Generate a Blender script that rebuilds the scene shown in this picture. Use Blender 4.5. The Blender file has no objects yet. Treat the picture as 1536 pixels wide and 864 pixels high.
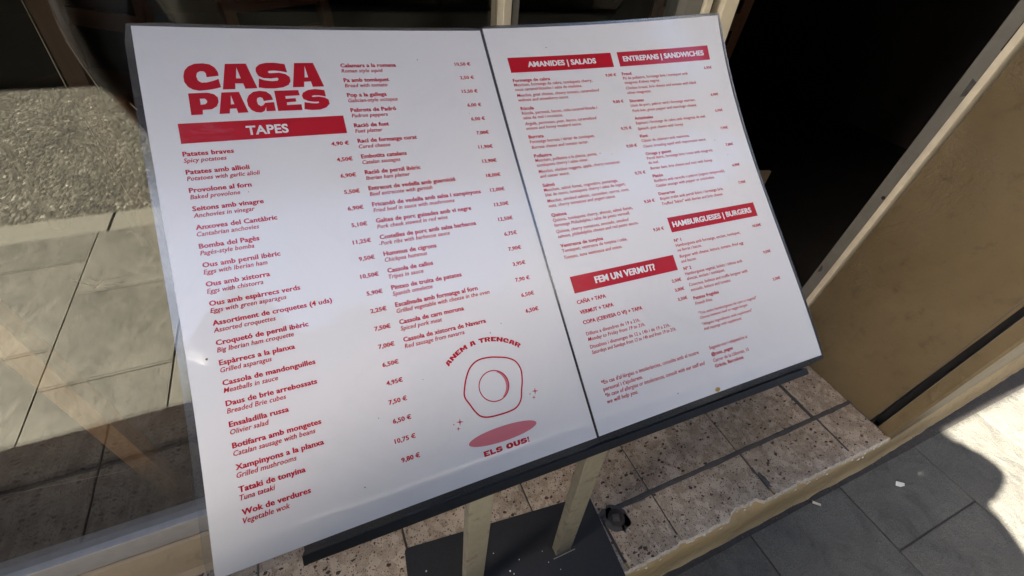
import bpy, bmesh, math, random
from mathutils import Vector, Matrix, noise
R = math.radians
random.seed(7)
S = bpy.context.scene
COL = S.collection
HC = 1.27                                   # height of the lens above the pavement

# ------------------------------------------------------------------ camera
RW = ((0.9164709579630723, -0.2146102843701736, 0.33767352435866477),
      (-0.39343768778580546, -0.6367874216074423, 0.6631052446725969),
      (0.07271704779491238, -0.7405701894655893, -0.6680329523570627))
cam_d = bpy.data.cameras.new('camera')
cam_d.sensor_width = 36.0
cam_d.lens = 36.0 * 675 / 1536
cam_d.clip_start = 0.01
cam_d.clip_end = 500
cam = bpy.data.objects.new('camera', cam_d)
COL.objects.link(cam)
m = Matrix(((RW[0][0], -RW[0][1], -RW[0][2], 0), (RW[1][0], -RW[1][1], -RW[1][2], 0),
            (RW[2][0], -RW[2][1], -RW[2][2], HC), (0, 0, 0, 1)))
cam.matrix_world = m
S.camera = cam

# ------------------------------------------------------------------ world, sun, exposure
SUN_EL = R(39.0)
SUN_YAW = R(0.0)                             # how far the light drifts towards the facade
w = bpy.data.worlds.new("World")
S.world = w
w.use_nodes = True
nt = w.node_tree
bg = nt.nodes['Background']
sky = nt.nodes.new('ShaderNodeTexSky')
sky.sky_type = 'NISHITA'
sky.sun_disc = False
sky.sun_elevation = SUN_EL
sky.sun_rotation = R(270.0) + SUN_YAW
sky.air_density = 1.0
sky.dust_density = 2.5
sky.ozone_density = 1.0
nt.links.new(sky.outputs[0], bg.inputs[0])
bg.inputs[1].default_value = 0.085
sl = bpy.data.lights.new('sun', 'SUN')
sl.energy = 5.0
sl.angle = R(0.5)
sl.color = (1.0, 0.94, 0.82)
sun = bpy.data.objects.new('sun', sl)
COL.objects.link(sun)
dv = Vector((math.cos(SUN_EL) * math.cos(SUN_YAW), math.cos(SUN_EL) * math.sin(SUN_YAW), -math.sin(SUN_EL)))
sun.rotation_euler = dv.to_track_quat('-Z', 'Y').to_euler()
sun.location = (-3, 0, 6)
S.view_settings.view_transform = 'Standard'
S.view_settings.look = 'None'
S.view_settings.gamma = 1.0
S.view_settings.exposure = 3.58
S.cycles.max_bounces = 8
S.cycles.transparent_max_bounces = 12
S.cycles.caustics_reflective = False
S.cycles.use_denoising = True

# ------------------------------------------------------------------ helpers
def link(o, parent=None):
    COL.objects.link(o)
    if parent is not None:
        o.parent = parent
    return o

def tag(o, label=None, cat=None, group=None, kind=None):
    if label: o['label'] = label
    if cat: o['category'] = cat
    if group: o['group'] = group
    if kind: o['kind'] = kind
    return o

def empty(name, label=None, cat=None, group=None, kind=None):
    o = bpy.data.objects.new(name, None)
    o.empty_display_size = 0.1
    link(o)
    return tag(o, label, cat, group, kind)

class MB:
    def __init__(s): s.v = []; s.f = []; s.mi = []
    def add(s, vs, fs, mi=0):
        b = len(s.v); s.v += [tuple(x) for x in vs]
        s.f += [tuple(i + b for i in f) for f in fs]; s.mi += [mi] * len(fs)
    def box(s, x0, x1, y0, y1, z0, z1, mi=0, sh=None):
        vs = [(x, y, z) for z in (z0, z1) for y in (y0, y1) for x in (x0, x1)]
        if sh: vs = [sh(v) for v in vs]
        s.add(vs, [(0, 2, 3, 1), (4, 5, 7, 6), (0, 1, 5, 4), (2, 6, 7, 3), (0, 4, 6, 2), (1, 3, 7, 5)], mi)
    def prism(s, poly, z0, z1, mi=0, sh=None):
        n = len(poly)
        vs = [(x, y, z0) for x, y in poly] + [(x, y, z1) for x, y in poly]
        if sh: vs = [sh(v) for v in vs]
        fs = [tuple(range(n))[::-1], tuple(range(n, 2 * n))] + [(i, (i + 1) % n, n + (i + 1) % n, n + i) for i in range(n)]
        s.add(vs, fs, mi)
    def build(s, name, mats, parent=None, up=True, smooth=False, bevel=0, segs=2):
        me = bpy.data.meshes.new(name)
        me.from_pydata([(x, y, z + (HC if up else 0)) for x, y, z in s.v], [], s.f)
        if not isinstance(mats, (list, tuple)): mats = [mats]
        for mm in mats: me.materials.append(mm)
        me.polygons.foreach_set('material_index', s.mi)
        bm = bmesh.new(); bm.from_mesh(me)
        bmesh.ops.recalc_face_normals(bm, faces=bm.faces[:])
        if bevel:
            bmesh.ops.bevel(bm, geom=bm.edges[:], offset=bevel, segments=segs, affect='EDGES', profile=0.6)
        bm.to_mesh(me); bm.free()
        if smooth:
            for p in me.polygons: p.use_smooth = True
        me.update()
        return link(bpy.data.objects.new(name, me), parent)

def box(name, mat, x0, x1, y0, y1, z0, z1, parent=None, bevel=0, sh=None):
    b = MB(); b.box(x0, x1, y0, y1, z0, z1, sh=sh)
    return b.build(name, mat, parent, bevel=bevel)

# ------------------------------------------------------------------ materials
class N:
    """tiny node-tree helper"""
    def __init__(s, name):
        s.m = bpy.data.materials.new(name); s.m.use_nodes = True
        s.t = s.m.node_tree; s.b = s.t.nodes['Principled BSDF']; s.out = s.t.nodes['Material Output']
    def n(s, ty, ins=None, **kw):
        nd = s.t.nodes.new(ty)
        for k, v in kw.items(): setattr(nd, k, v)
        for k, v in (ins or {}).items():
            if isinstance(v, bpy.types.NodeSocket): s.t.links.new(v, nd.inputs[k])
            else: nd.inputs[k].default_value = v
        return nd
    def l(s, a, b): s.t.links.new(a, b)
    def co(s, sc=(1, 1, 1), kind='Object', rot=(0, 0, 0)):
        tc = s.n('ShaderNodeTexCoord')
        mp = s.n('ShaderNodeMapping', {'Vector': tc.outputs[kind], 'Scale': sc, 'Rotation': rot})
        return mp.outputs[0]
    def noise(s, vec, scale, detail=4, rough=0.55, dist=0.0):
        return s.n('ShaderNodeTexNoise', {'Vector': vec, 'Scale': scale, 'Detail': detail, 'Roughness': rough, 'Distortion': dist}).outputs[0]
    def ramp(s, fac, stops, interp='LINEAR'):
        r = s.n('ShaderNodeValToRGB', {'Fac': fac}); cr = r.color_ramp; cr.interpolation = interp
        while len(cr.elements) < len(stops): cr.elements.new(0.5)
        for e, (p, c) in zip(cr.elements, stops):
            e.position = p; e.color = (c[0], c[1], c[2], 1) if isinstance(c, (tuple, list)) else (c, c, c, 1)
        return r.outputs[0]
    def mix(s, fac, a, b, mode='MIX'):
        nd = s.n('ShaderNodeMix', data_type='RGBA', blend_type=mode)
        for i, v in ((0, fac), (6, a), (7, b)):
            if isinstance(v, bpy.types.NodeSocket): s.l(v, nd.inputs[i])
            elif i == 0: nd.inputs[0].default_value = v
            else: nd.inputs[i].default_value = (v[0], v[1], v[2], 1)
        return nd.outputs[2]
    def math(s, op, a, b=None):
        nd = s.n('ShaderNodeMath', operation=op)
        for i, v in ((0, a), (1, b)):
            if v is None: continue
            if isinstance(v, bpy.types.NodeSocket): s.l(v, nd.inputs[i])
            else: nd.inputs[i].default_value = v
        return nd.outputs[0]
    def bump(s, h, strength=0.3, dist=0.002, prev=None):
        nd = s.n('ShaderNodeBump', {'Height': h, 'Strength': strength, 'Distance': dist})
        if prev is not None: s.l(prev, nd.inputs['Normal'])
        return nd.outputs[0]
    def set(s, col=None, rough=None, metal=None, normal=None, spec=None, coat=None, coatr=None):
        for k, v in (('Base Color', col), ('Roughness', rough), ('Metallic', metal), ('Normal', normal),
                     ('Specular IOR Level', spec), ('Coat Weight', coat), ('Coat Roughness', coatr)):
            if v is None: continue
            if isinstance(v, bpy.types.NodeSocket): s.l(v, s.b.inputs[k])
            elif k == 'Base Color': s.b.inputs[k].default_value = (v[0], v[1], v[2], 1)
            else: s.b.inputs[k].default_value = v
        return s.m

def mat_simple(name, col, rough=0.6, metal=0.0, var=0.12, scale=30, bump=0.15, dist=0.001, spec=0.5):
    k = N(name); v = k.co()
    nz = k.noise(v, scale, 5, 0.6)
    c = k.mix(nz, tuple(x * (1 - var * 2) for x in col), tuple(min(1, x * (1 + var * 2)) for x in col))
    return k.set(c, rough, metal, k.bump(nz, bump, dist), spec)

def mat_paving(nm='shade darkened paving stone', gain=1.0):
    k = N(nm); v = k.co()
    ob = k.n('ShaderNodeObjectInfo').outputs['Random']
    n1 = k.noise(v, 7, 7, 0.68, 0.6); n2 = k.noise(v, 48, 5, 0.7); n3 = k.noise(v, 420, 3, 0.7)
    c = k.ramp(n1, [(0.3, (.075, .073, .070)), (0.55, (.108, .105, .098)), (0.75, (.132, .127, .116))])
    sp = k.ramp(n3, [(0.36, 0.50), (0.5, 0.95), (0.66, 1.25)])
    c = k.mix(1.0, c, sp, 'MULTIPLY')
    st = k.ramp(k.noise(v, 5, 8, 0.72, 0.8), [(0.33, 0.50), (0.46, 0.92), (0.8, 1.10)])
    c = k.mix(1.0, c, st, 'MULTIPLY')
    tint = k.ramp(ob, [(0, .80), (1, 1.12)])
    c = k.mix(1.0, c, tint, 'MULTIPLY')
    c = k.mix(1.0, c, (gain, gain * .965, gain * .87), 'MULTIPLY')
    h = k.math('ADD', k.math('MULTIPLY', n2, 0.7), k.math('MULTIPLY', n3, 0.4))
    wv = k.noise(k.co((1, 1, 1)), 24, 3, 0.6, 1.0)
    h = k.math('ADD', h, wv)
    return k.set(c, 0.72, 0, k.bump(h, 0.9, 0.006))

def mat_asphalt():
    k = N('worn asphalt'); v = k.co()
    vo = k.n('ShaderNodeTexVoronoi', {'Vector': v, 'Scale': 70.0})
    c = k.ramp(vo.outputs['Color'], [(0.0, (.020, .018, .014)), (0.45, (.066, .060, .047)), (0.85, (.145, .134, .108)), (1.0, (.42, .40, .34))])
    n1 = k.ramp(k.noise(v, 2.2, 5, 0.6, 0.6), [(0.3, 0.72), (0.7, 1.2)])
    c = k.mix(1.0, c, n1, 'MULTIPLY')
    h = k.math('ADD', k.math('MULTIPLY', vo.outputs['Distance'], -1.4), k.noise(v, 150, 4, 0.7))
    return k.set(c, 0.85, 0, k.bump(h, 0.8, 0.006))

def mat_terrazzo():
    k = N('terrazzo floor tile'); v0 = k.co()
    rnd = k.n('ShaderNodeObjectInfo').outputs['Random']
    off = k.n('ShaderNodeCombineXYZ', {'X': k.math('MULTIPLY', rnd, 7.3), 'Y': k.math('MULTIPLY', rnd, 3.1)}).outputs[0]
    v = k.n('ShaderNodeVectorMath', {0: v0, 1: off}, operation='ADD').outputs[0]
    vd = k.n('ShaderNodeVectorMath', {0: v, 1: k.n('ShaderNodeVectorMath', {0: k.n('ShaderNodeTexNoise', {'Vector': v, 'Scale': 90.0, 'Detail': 3.0}).outputs[1], 'Scale': 0.010}, operation='SCALE').outputs[0]}, operation='ADD').outputs[0]
    base = k.mix(k.ramp(k.noise(v, 26, 4, 0.7, 1.0), [(.35, 0), (.65, 1)]), (.35, .265, .185), (.53, .425, .315))
    fine = k.ramp(k.noise(v, 300, 3, 0.7), [(.38, .78), (.62, 1.12)])
    base = k.mix(1.0, base, fine, 'MULTIPLY')
    pale = k.n('ShaderNodeTexVoronoi', {'Vector': vd, 'Scale': 62.0})
    pm = k.ramp(k.n('ShaderNodeSeparateColor', {0: pale.outputs['Color']}).outputs[0], [(.0, 0), (.62, 0), (.64, .55), (1, .55)], 'CONSTANT')
    base = k.mix(pm, base, (.64, .53, .41))
    out = base
    for sc, thr, rad, cols, sq, rot in ((78.0, .64, .46, [(0, (.050, .024, .018)), (.5, (.105, .026, .019)), (.8, (.045, .032, .026))], (1, 1.6, 1), 0.6),
                               (150.0, .56, .46, [(0, (.085, .055, .042)), (.5, (.12, .060, .045)), (.8, (.050, .040, .036))], (1.5, 1, 1), 2.1),
                               (230.0, .62, .50, [(0, (.10, .07, .055)), (.5, (.16, .12, .10)), (.8, (.06, .05, .045))], (1.3, 1, 1), 1.2)):
        mp = k.n('ShaderNodeMapping', {'Vector': vd, 'Scale': sq, 'Rotation': (0, 0, rot)}).outputs[0]
        vo = k.n('ShaderNodeTexVoronoi', {'Vector': mp, 'Scale': sc, 'Randomness': 1.0})
        sep = k.n('ShaderNodeSeparateColor', {0: vo.outputs['Color']})
        pick = k.math('GREATER_THAN', sep.outputs[0], thr)
        rr = k.math('MULTIPLY', sep.outputs[2], rad)
        near = k.math('LESS_THAN', vo.outputs['Distance'], rr)
        mk = k.math('MULTIPLY', pick, near)
        out = k.mix(mk, out, k.ramp(sep.outputs[1], cols, 'CONSTANT'))
    dirt = k.ramp(k.noise(v0, 5, 5, 0.65, 0.8), [(.28, .62), (.6, 1.0), (.8, 1.08)])
    out = k.mix(1.0, out, dirt, 'MULTIPLY')
    return k.set(out, 0.42, 0, k.bump(k.noise(v, 150, 4, 0.7), 0.12, 0.001))

def mat_stucco(name, a, b, bumps=0.5, rough=0.6, streak=True):
    k = N(name); v = k.co()
    n1 = k.noise(v, 2.6, 6, 0.6, 0.8); n2 = k.noise(v, 24, 6, 0.62, 0.1); n3 = k.noise(k.co((3, 3, 14), rot=(0.5, 0.3, 0)), 3.2, 5, 0.7, 1.5)
    c = k.mix(k.ramp(n1, [(.3, 0), (.7, 1)]), a, b)
    d = k.ramp(n2, [(.26, .72), (.42, 1.0), (.85, 1.06)])
    c = k.mix(1.0, c, d, 'MULTIPLY')
    cr = k.ramp(n3, [(.47, 0), (.5, 1), (.53, 0)])
    h = k.math('ADD', k.math('MULTIPLY', n2, .6), k.math('MULTIPLY', k.ramp(k.noise(v, 4, 7, .72, .3), [(.56, 0), (.66, 1)]), 0.9))
    if streak: h = k.math('ADD', h, k.math('MULTIPLY', cr, .25))
    return k.set(c, rough, 0, k.bump(h, bumps, 0.006))

def laminated(name, col, paper=True):
    """print seen through a glossy laminating film: the gloss has slow waves and small blisters"""
    k = N(name); v = k.co()
    wave = k.noise(v, 7, 3, 0.5, 0.4)
    blis = k.noise(v, 170, 4, 0.65, 1.0)
    patch = k.ramp(k.noise(v, 6.5, 2, 0.5, 0.5), [(.48, 0), (.62, 1)])
    h = k.math('ADD', k.math('MULTIPLY', wave, 1.0), k.math('MULTIPLY', k.math('MULTIPLY', blis, patch), 0.16))
    nb = k.bump(h, 0.55, 0.0035)
    if paper:
        sm = k.ramp(k.noise(v, 11, 5, 0.7, 1.0), [(.25, .955), (.5, 1.0), (.8, 1.0)])
        c = k.mix(1.0, (col[0], col[1], col[2]), sm, 'MULTIPLY')
    else:
        c = col
    rg = k.ramp(k.noise(v, 30, 5, .7, 1.2), [(.3, .012), (.60, .05), (.8, .12)])
    k.set(c, 0.45, 0, None, 0.3)
    k.b.inputs['Coat Weight'].default_value = 1.0
    k.b.inputs['Coat IOR'].default_value = 1.5
    k.l(rg, k.b.inputs['Coat Roughness'])
    k.l(nb, k.b.inputs['Coat Normal'])
    return k.m

def mat_film():
    k = N('clear laminating film'); v = k.co()
    nb = k.bump(k.noise(v, 12, 2, .5), 0.12, 0.002)
    tr = k.n('ShaderNodeBsdfTransparent', {'Color': (.93, .94, .95, 1)})
    gl = k.n('ShaderNodeBsdfGlossy', {'Roughness': .2, 'Normal': nb})
    df = k.n('ShaderNodeBsdfDiffuse', {'Color': (.62, .66, .72, 1)})
    fr = k.n('ShaderNodeFresnel', {'IOR': 1.5, 'Normal': nb})
    a = k.n('ShaderNodeMixShader', {0: .03}); k.l(tr.outputs[0], a.inputs[1]); k.l(df.outputs[0], a.inputs[2])
    b = k.n('ShaderNodeMixShader', {0: k.math('MINIMUM', k.math('MULTIPLY', fr.outputs[0], 2.0), 1.0)})
    k.l(a.outputs[0], b.inputs[1]); k.l(gl.outputs[0], b.inputs[2]); k.l(b.outputs[0], k.out.inputs[0])
    return k.m

def mat_glass():
    k = N('window glass'); v = k.co((1, 1, 1))
    geo = k.n('ShaderNodeNewGeometry')
    ior = k.math('ADD', k.math('MULTIPLY', geo.outputs['Backfacing'], 1 / 1.52 - 1.52), 1.52)
    fr = k.n('ShaderNodeFresnel', {'IOR': ior})
    sm = k.noise(v, 2.5, 4, .6, .5)
    nb = k.bump(sm, 0.01, 0.004)
    gl = k.n('ShaderNodeBsdfGlossy', {'Roughness': .0, 'Color': (.97, .96, .90, 1), 'Normal': nb})
    tr = k.n('ShaderNodeBsdfTransparent', {'Color': (.90, .91, .90, 1)})
    df = k.n('ShaderNodeBsdfDiffuse', {'Color': (.5, .46, .40, 1)})
    # thin dust film with wiped streaks
    du = k.ramp(k.noise(k.co((9, 9, 1.2), rot=(0, .7, 0)), 3, 5, .7, 1.0), [(.62, .0), (.85, .012)])
    a = k.n('ShaderNodeMixShader', {0: du}); k.l(tr.outputs[0], a.inputs[1]); k.l(df.outputs[0], a.inputs[2])
    b = k.n('ShaderNodeMixShader', {0: k.math('MINIMUM', k.math('MULTIPLY', fr.outputs[0], 1.9), 1.0)})
    k.l(a.outputs[0], b.inputs[1]); k.l(gl.outputs[0], b.inputs[2]); k.l(b.outputs[0], k.out.inputs[0])
    return k.m

def mat_brushed():
    k = N('brushed brass coloured steel'); v = k.co((60, 60, 2.0))
    n1 = k.noise(v, 8, 4, .7); n2 = k.noise(k.co(), 30, 5, .7)
    c = k.mix(n1, (.21, .20, .165), (.32, .305, .255))
    c = k.mix(k.ramp(n2, [(.3, 1), (.42, 0)]), c, (.12, .10, .08))
    return k.set(c, k.ramp(n2, [(.3, .55), (.7, .34)]), .75, k.bump(n1, .1, .001))

def mat_wood(name, a, b):
    k = N(name); v = k.co((14, 14, 1.2))
    n1 = k.noise(v, 5, 6, .6, 1.2)
    return k.set(k.mix(n1, a, b), .45, 0, k.bump(n1, .15, .001))

M = {}
M['paving'] = mat_paving('shade darkened paving stone', 1.15); M['paving_lit'] = mat_paving('sunlit toned paving stone', 1.6); M['asphalt'] = mat_asphalt(); M['terrazzo'] = mat_terrazzo()  # one paving stone in two tones: darkened for shade, paler where sunlit
M['kerb'] = mat_simple('grey granite kerb', (.175, .165, .138), .75, 0, .22, 160, .5, .003)
M['earth'] = mat_simple('dark joint dirt', (.045, .040, .036), .9, 0, .25, 60, .5, .004)
M['mortar'] = mat_simple('dark cement mortar', (.085, .078, .072), .85, 0, .3, 45, .8, .006)
M['jamb'] = mat_stucco('brown painted render', (.138, .099, .048), (.178, .131, .070), .38, .5)
M['step_paint'] = mat_stucco('ochre painted step edge', (.36, .262, .130), (.54, .41, .225), .7, .5)
M['sill'] = mat_stucco('beige painted sill', (.60, .44, .25), (.76, .58, .35), .4, .5, False)
M['cream'] = mat_simple('cream painted frame', (.76, .67, .49), .5, 0, .14, 25, .25, .002)
M['alu'] = mat_simple('grey aluminium profile', (.66, .65, .64), .45, .25, .10, 40, .15, .001)
M['alu_dull'] = mat_simple('dull painted metal', (.21, .195, .165), .55, .2, .16, 22, .3, .002)
M['black'] = mat_simple('black painted board', (.012, .012, .013), .35, 0, .2, 60, .15, .001)
M['black_metal'] = mat_simple('black powder coated steel', (.016, .016, .017), .5, 0, .25, 220, .5, .001)
M['dark'] = mat_simple('dark recess', (.010, .010, .011), .8, 0, .2, 30, .2, .002)
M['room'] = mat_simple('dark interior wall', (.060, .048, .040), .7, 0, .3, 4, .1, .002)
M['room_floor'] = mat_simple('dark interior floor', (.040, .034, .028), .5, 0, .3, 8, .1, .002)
M['brushed'] = mat_brushed()
M['rust'] = mat_simple('rusty iron', (.055, .042, .036), .6, .6, .35, 180, .7, .002)
M['wood'] = mat_wood('orange varnished wood', (.30, .13, .035), (.62, .32, .11))
M['wood_dark'] = mat_wood('brown varnished wood', (.09, .032, .016), (.17, .07, .035))
M['paper'] = laminated('laminated white paper', (.87, .865, .86))
M['red'] = laminated('laminated red print', (.56, .002, .018), False)
M['pink'] = laminated('laminated pink print', (.66, .19, .23), False)
M['brown_dot'] = laminated('brown speck', (.16, .10, .07), False)
M['yellow_dot'] = laminated('yellow stain', (.50, .33, .08), False)
k_ = N('scratched glass with painted reflections'); k_t = k_.n('ShaderNodeBsdfTransparent'); k_d = k_.n('ShaderNodeBsdfDiffuse', {'Color': (.75, .62, .48, 1)}); k_m = k_.n('ShaderNodeMixShader', {0: .38})
k_.l(k_t.outputs[0], k_m.inputs[1]); k_.l(k_d.outputs[0], k_m.inputs[2]); k_.l(k_m.outputs[0], k_.out.inputs[0]); M['scratch_reflection'] = k_.m
M['film'] = mat_film(); M['glass'] = mat_glass()
M['rim'] = mat_simple('pale broken stone', (.56, .50, .42), .8, 0, .30, 120, .6, .002)
M['scrap'] = mat_simple('white paper scrap', (.72, .71, .66), .8, 0, .1, 80, .3, .001)
M['filter'] = mat_simple('cigarette paper', (.62, .56, .47), .8, 0, .12, 90, .3, .001)
M['fac_a'] = mat_stucco('pale plaster facade', (.17, .155, .13), (.23, .21, .175), .3, .8, False)
M['fac_b'] = mat_stucco('dark ochre plaster facade', (.11, .085, .055), (.16, .125, .085), .3, .8, False)
M['fac_dark'] = mat_simple('black painted shop front', (.018, .017, .016), .5, 0, .2, 6, .1, .002)
M['white'] = mat_simple('white painted metal', (.78, .76, .70), .5, 0, .05, 20, .1, .001)
M['win_dark'] = mat_simple('dark window pane', (.02, .024, .028), .08, 0, .1, 2, .0, .001)
M['shut'] = mat_simple('green shutter', (.06, .10, .08), .6, 0, .1, 10, .1, .001)
M['cloth'] = mat_simple('pale grey cotton', (.30, .30, .29), .85, 0, .2, 90, .3, .001)
M['denim'] = mat_simple('grey denim', (.09, .10, .12), .9, 0, .2, 120, .4, .001)
M['skin'] = mat_simple('skin', (.52, .30, .21), .5, 0, .05, 50, .1, .001)
M['hair'] = mat_simple('dark hair', (.03, .018, .012), .6, 0, .2, 140, .6, .002)
M['card'] = mat_simple('brown cardboard', (.34, .24, .15), .8, 0, .1, 30, .2, .001)

# ------------------------------------------------------------------ ground
g = MB(); g.box(-60, 60, -60, 60, -1.60, -1.302); tag(g.build('ground', M['earth']), kind='structure')
g = MB(); g.box(-14, 14, -3.06, -1.214, -1.32, -1.276)
road = tag(g.build('road', M['asphalt']), kind='structure')
# subdivided relief for the asphalt is left to the material; a few open cracks run through it
kerb = empty('kerb', kind='structure')
xk = -13.0
while xk < 13:
    L = 1.0
    x0 = -0.905 + round((xk + 0.905)) if False else xk
    b = MB(); b.box(xk + 0.003, xk + L - 0.003, -1.210, -1.052, -1.32, -1.2715)
    b.build('kerb_stone', M['kerb'], kerb, bevel=.004, segs=1)
    xk += L if abs(xk + 0.87) > 0.6 else L
for c in kerb.children: c.location.x = 0.09
pav = empty('pavement', kind='structure')
b = MB(); b.box(-14, 14, -1.05, .20, -1.32, -1.2775)
b.build('joint_bed', M['earth'], pav)

def slab_mesh(wx, wy, seed, mat):
    """a slightly uneven paving slab with worn edges"""
    rnd = random.Random(seed)
    nx, ny = 4, 6
    bm = bmesh.new(); G = {}
    for i in range(nx + 1):
        for j in range(ny + 1):
            ex = 0.0012 * (rnd.random() - .5) if i in (0, nx) or j in (0, ny) else 0
            z = -.0012 if (i in (0, nx) or j in (0, ny)) else 0.0006 * (rnd.random() - .5)
            G[i, j] = bm.verts.new((wx * i / nx + ex, wy * j / ny + ex, z))
    for i in range(nx):
        for j in range(ny):
            bm.faces.new((G[i, j], G[i + 1, j], G[i + 1, j + 1], G[i, j + 1]))
    rim = [G[i, 0] for i in range(nx + 1)] + [G[nx, j] for j in range(1, ny + 1)] + [G[i, ny] for i in range(nx - 1, -1, -1)] + [G[0, j] for j in range(ny - 1, 0, -1)]
    low = [bm.verts.new((v.co.x, v.co.y, -.012)) for v in rim]
    n = len(rim)
    for i in range(n):
        bm.faces.new((rim[i], rim[(i + 1) % n], low[(i + 1) % n], low[i]))
    bmesh.ops.recalc_face_normals(bm, faces=bm.faces[:])
    me = bpy.data.meshes.new('paving_slab'); bm.to_mesh(me); bm.free(); me.materials.append(M[mat])
    return me
CW = 0.362
joints = {}          # measured cross joints by column index
cols = [(-0.945 + CW * k) for k in range(-7, 16)]
seen_y = {0: [-0.84, -0.34, .13], 1: [-0.66, -0.16, .13]}
ci = 0
cache = {}
for k, x0 in enumerate(cols):
    kk = k - 7
    ys = {-1: [-1.05, -.84, -.34, .13], 0: [-1.05, -0.62, -0.16, .13], 6: [-1.05, -.52, -.058, .13], 7: [-1.05, -.75, -.30, .13]}.get(kk)
    if ys is None: ys = [-1.05, -.84, -.34, .13] if kk % 2 else [-1.05, -.60, -.12, .13]
    wj = 0.0045 if kk != 1 else 0.006
    for y0, y1 in zip(ys, ys[1:]):
        wx, wy = CW - wj, (y1 - y0) - 0.0045
        mt = 'paving' if x0 > .4 else 'paving_lit'; key = (round(wx, 4), round(wy, 4), mt)  # right-hand slabs take the tone with shade put into the colour
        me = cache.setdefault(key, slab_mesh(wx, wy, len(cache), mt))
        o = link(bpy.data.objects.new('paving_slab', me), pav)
        o.location = (x0 + wj / 2, y0 + .002, HC - 1.27 + random.uniform(-.0006, .0006))
        o.rotation_euler = (random.uniform(-.0012, .0012), random.uniform(-.0012, .0012), 0)

# ------------------------------------------------------------------ terrazzo doorstep
LZ = -1.12
step = empty('doorstep', 'worn terrazzo doorstep with chipped ochre painted edge below the menu stand', 'doorstep')
b = MB(); b.box(-1.5, 1.362, .182, .62, -1.30, LZ - .0035)
b.build('mortar_bed', M['mortar'], step)
def fr_edge(x):
    """y of the chipped front edge"""
    y = .162 + .0018 * noise.noise(Vector((x * 14, 3, 0))) + .0022 * noise.noise(Vector((x * 55, 9, 0))) + .0016 * noise.noise(Vector((x * 140, 5, 0)))
    y += .012 * max(0, min(1, (.058 - abs(x - .80)) / .016)) * (1 + .4 * noise.noise(Vector((x * 60, 2, 2))))          # the big chip
    y += .006 * max(0, 1 - abs(x - .595) / .014)
    y += .005 * max(0, 1 - abs(x - .985) / .012)
    y -= .004 * max(0, min(1, (x - 1.05) / .2))
    return y
SEAM = .288
def tile(x0, x1, y0, y1, front=False, wig=0.0):
    n = max(3, int((x1 - x0) / .006)) if front else 7
    rnd = random.Random(int(x0 * 1000) + int(y0 * 77))
    bot = [(x0 + (x1 - x0) * i / n, fr_edge(x0 + (x1 - x0) * i / n) if front else y0 + wig * noise.noise(Vector((x0 * 3 + i * .9, y0 * 9, 1)))) for i in range(n + 1)]
    top = [(x0 + (x1 - x0) * i / 7, y1 + wig * noise.noise(Vector((x0 * 3 + i * .9, y1 * 9, 4)))) for i in range(7, -1, -1)]
    rt = [(x1 + .0014 * noise.noise(Vector((x1 * 9, j * 1.7, 0))), bot[-1][1] + (top[0][1] - bot[-1][1]) * j / 6) for j in range(1, 6)]
    lf = [(x0 + .0014 * noise.noise(Vector((x0 * 9, j * 1.7, 6))), top[-1][1] + (bot[0][1] - top[-1][1]) * j / 6) for j in range(1, 6)]
    poly = bot + rt + top + lf
    nn = len(poly); b = MB()
    cx = sum(p[0] for p in poly) / nn; cy = sum(p[1] for p in poly) / nn
    ins = [(p[0] + (cx - p[0]) * .010, p[1] + (cy - p[1]) * .014) for p in poly]
    dz = rnd.uniform(-.0006, .0006)
    b.add([(x, y, LZ + dz) for x, y in ins] + [(x, y, LZ + dz - .0016) for x, y in poly] + [(x, y, LZ - .018) for x, y in poly],
          [tuple(range(nn))] + [(i, (i + 1) % nn, nn + (i + 1) % nn, nn + i) for i in range(nn)] + [(nn + i, nn + (i + 1) % nn, 2 * nn + (i + 1) % nn, 2 * nn + i) for i in range(nn)])
    return b.build('floor_tile', M['terrazzo'], step)
XS = [-1.49, -1.195, -.895, -.64, -.30, .0, .297, .596, .894, 1.195, 1.358]
for a, c in zip(XS, XS[1:]):
    gl = .0022 if c != 1.195 else .006
    tile(a + .0018, c - gl, SEAM + .007, .555, wig=.004)
XF = [-1.49, -1.195, -.895, -.64, -.30, .0, .297, .447, .597, .898, 1.203, 1.358]
for a, c in zip(XF, XF[1:]):
    gl = .0026 if c not in (.898, .447) else .0055
    tile(a + .002, c - gl, .17, SEAM - .005, front=True, wig=.004)
# dark cement smeared along the seam, proud in places
b = MB(); pts = []
n = 150
for i in range(n + 1):
    x = .30 + 1.06 * i / n
    wv = .0035 * noise.noise(Vector((x * 9, 0, 0)))
    hw = .0062 + .0045 * noise.noise(Vector((x * 23, 4, 0))) + .0018 * noise.noise(Vector((x * 90, 4, 0)))
    if x < .47: hw *= .8
    yc = SEAM + .001 + wv
    pts.append((x, yc, hw))
vs = []; fs = []
for x, yc, hw in pts:
    vs += [(x, yc - hw, LZ - .001), (x, yc - hw * .5, LZ + .0009), (x, yc + hw * .5, LZ + .0011), (x, yc + hw, LZ - .001)]
for i in range(n):
    for j in range(3):
        fs.append((i * 4 + j, i * 4 + j + 1, i * 4 + 4 + j + 1, i * 4 + 4 + j))
b.add(vs, fs); b.build('mortar_seam', M['mortar'], step)
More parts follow.
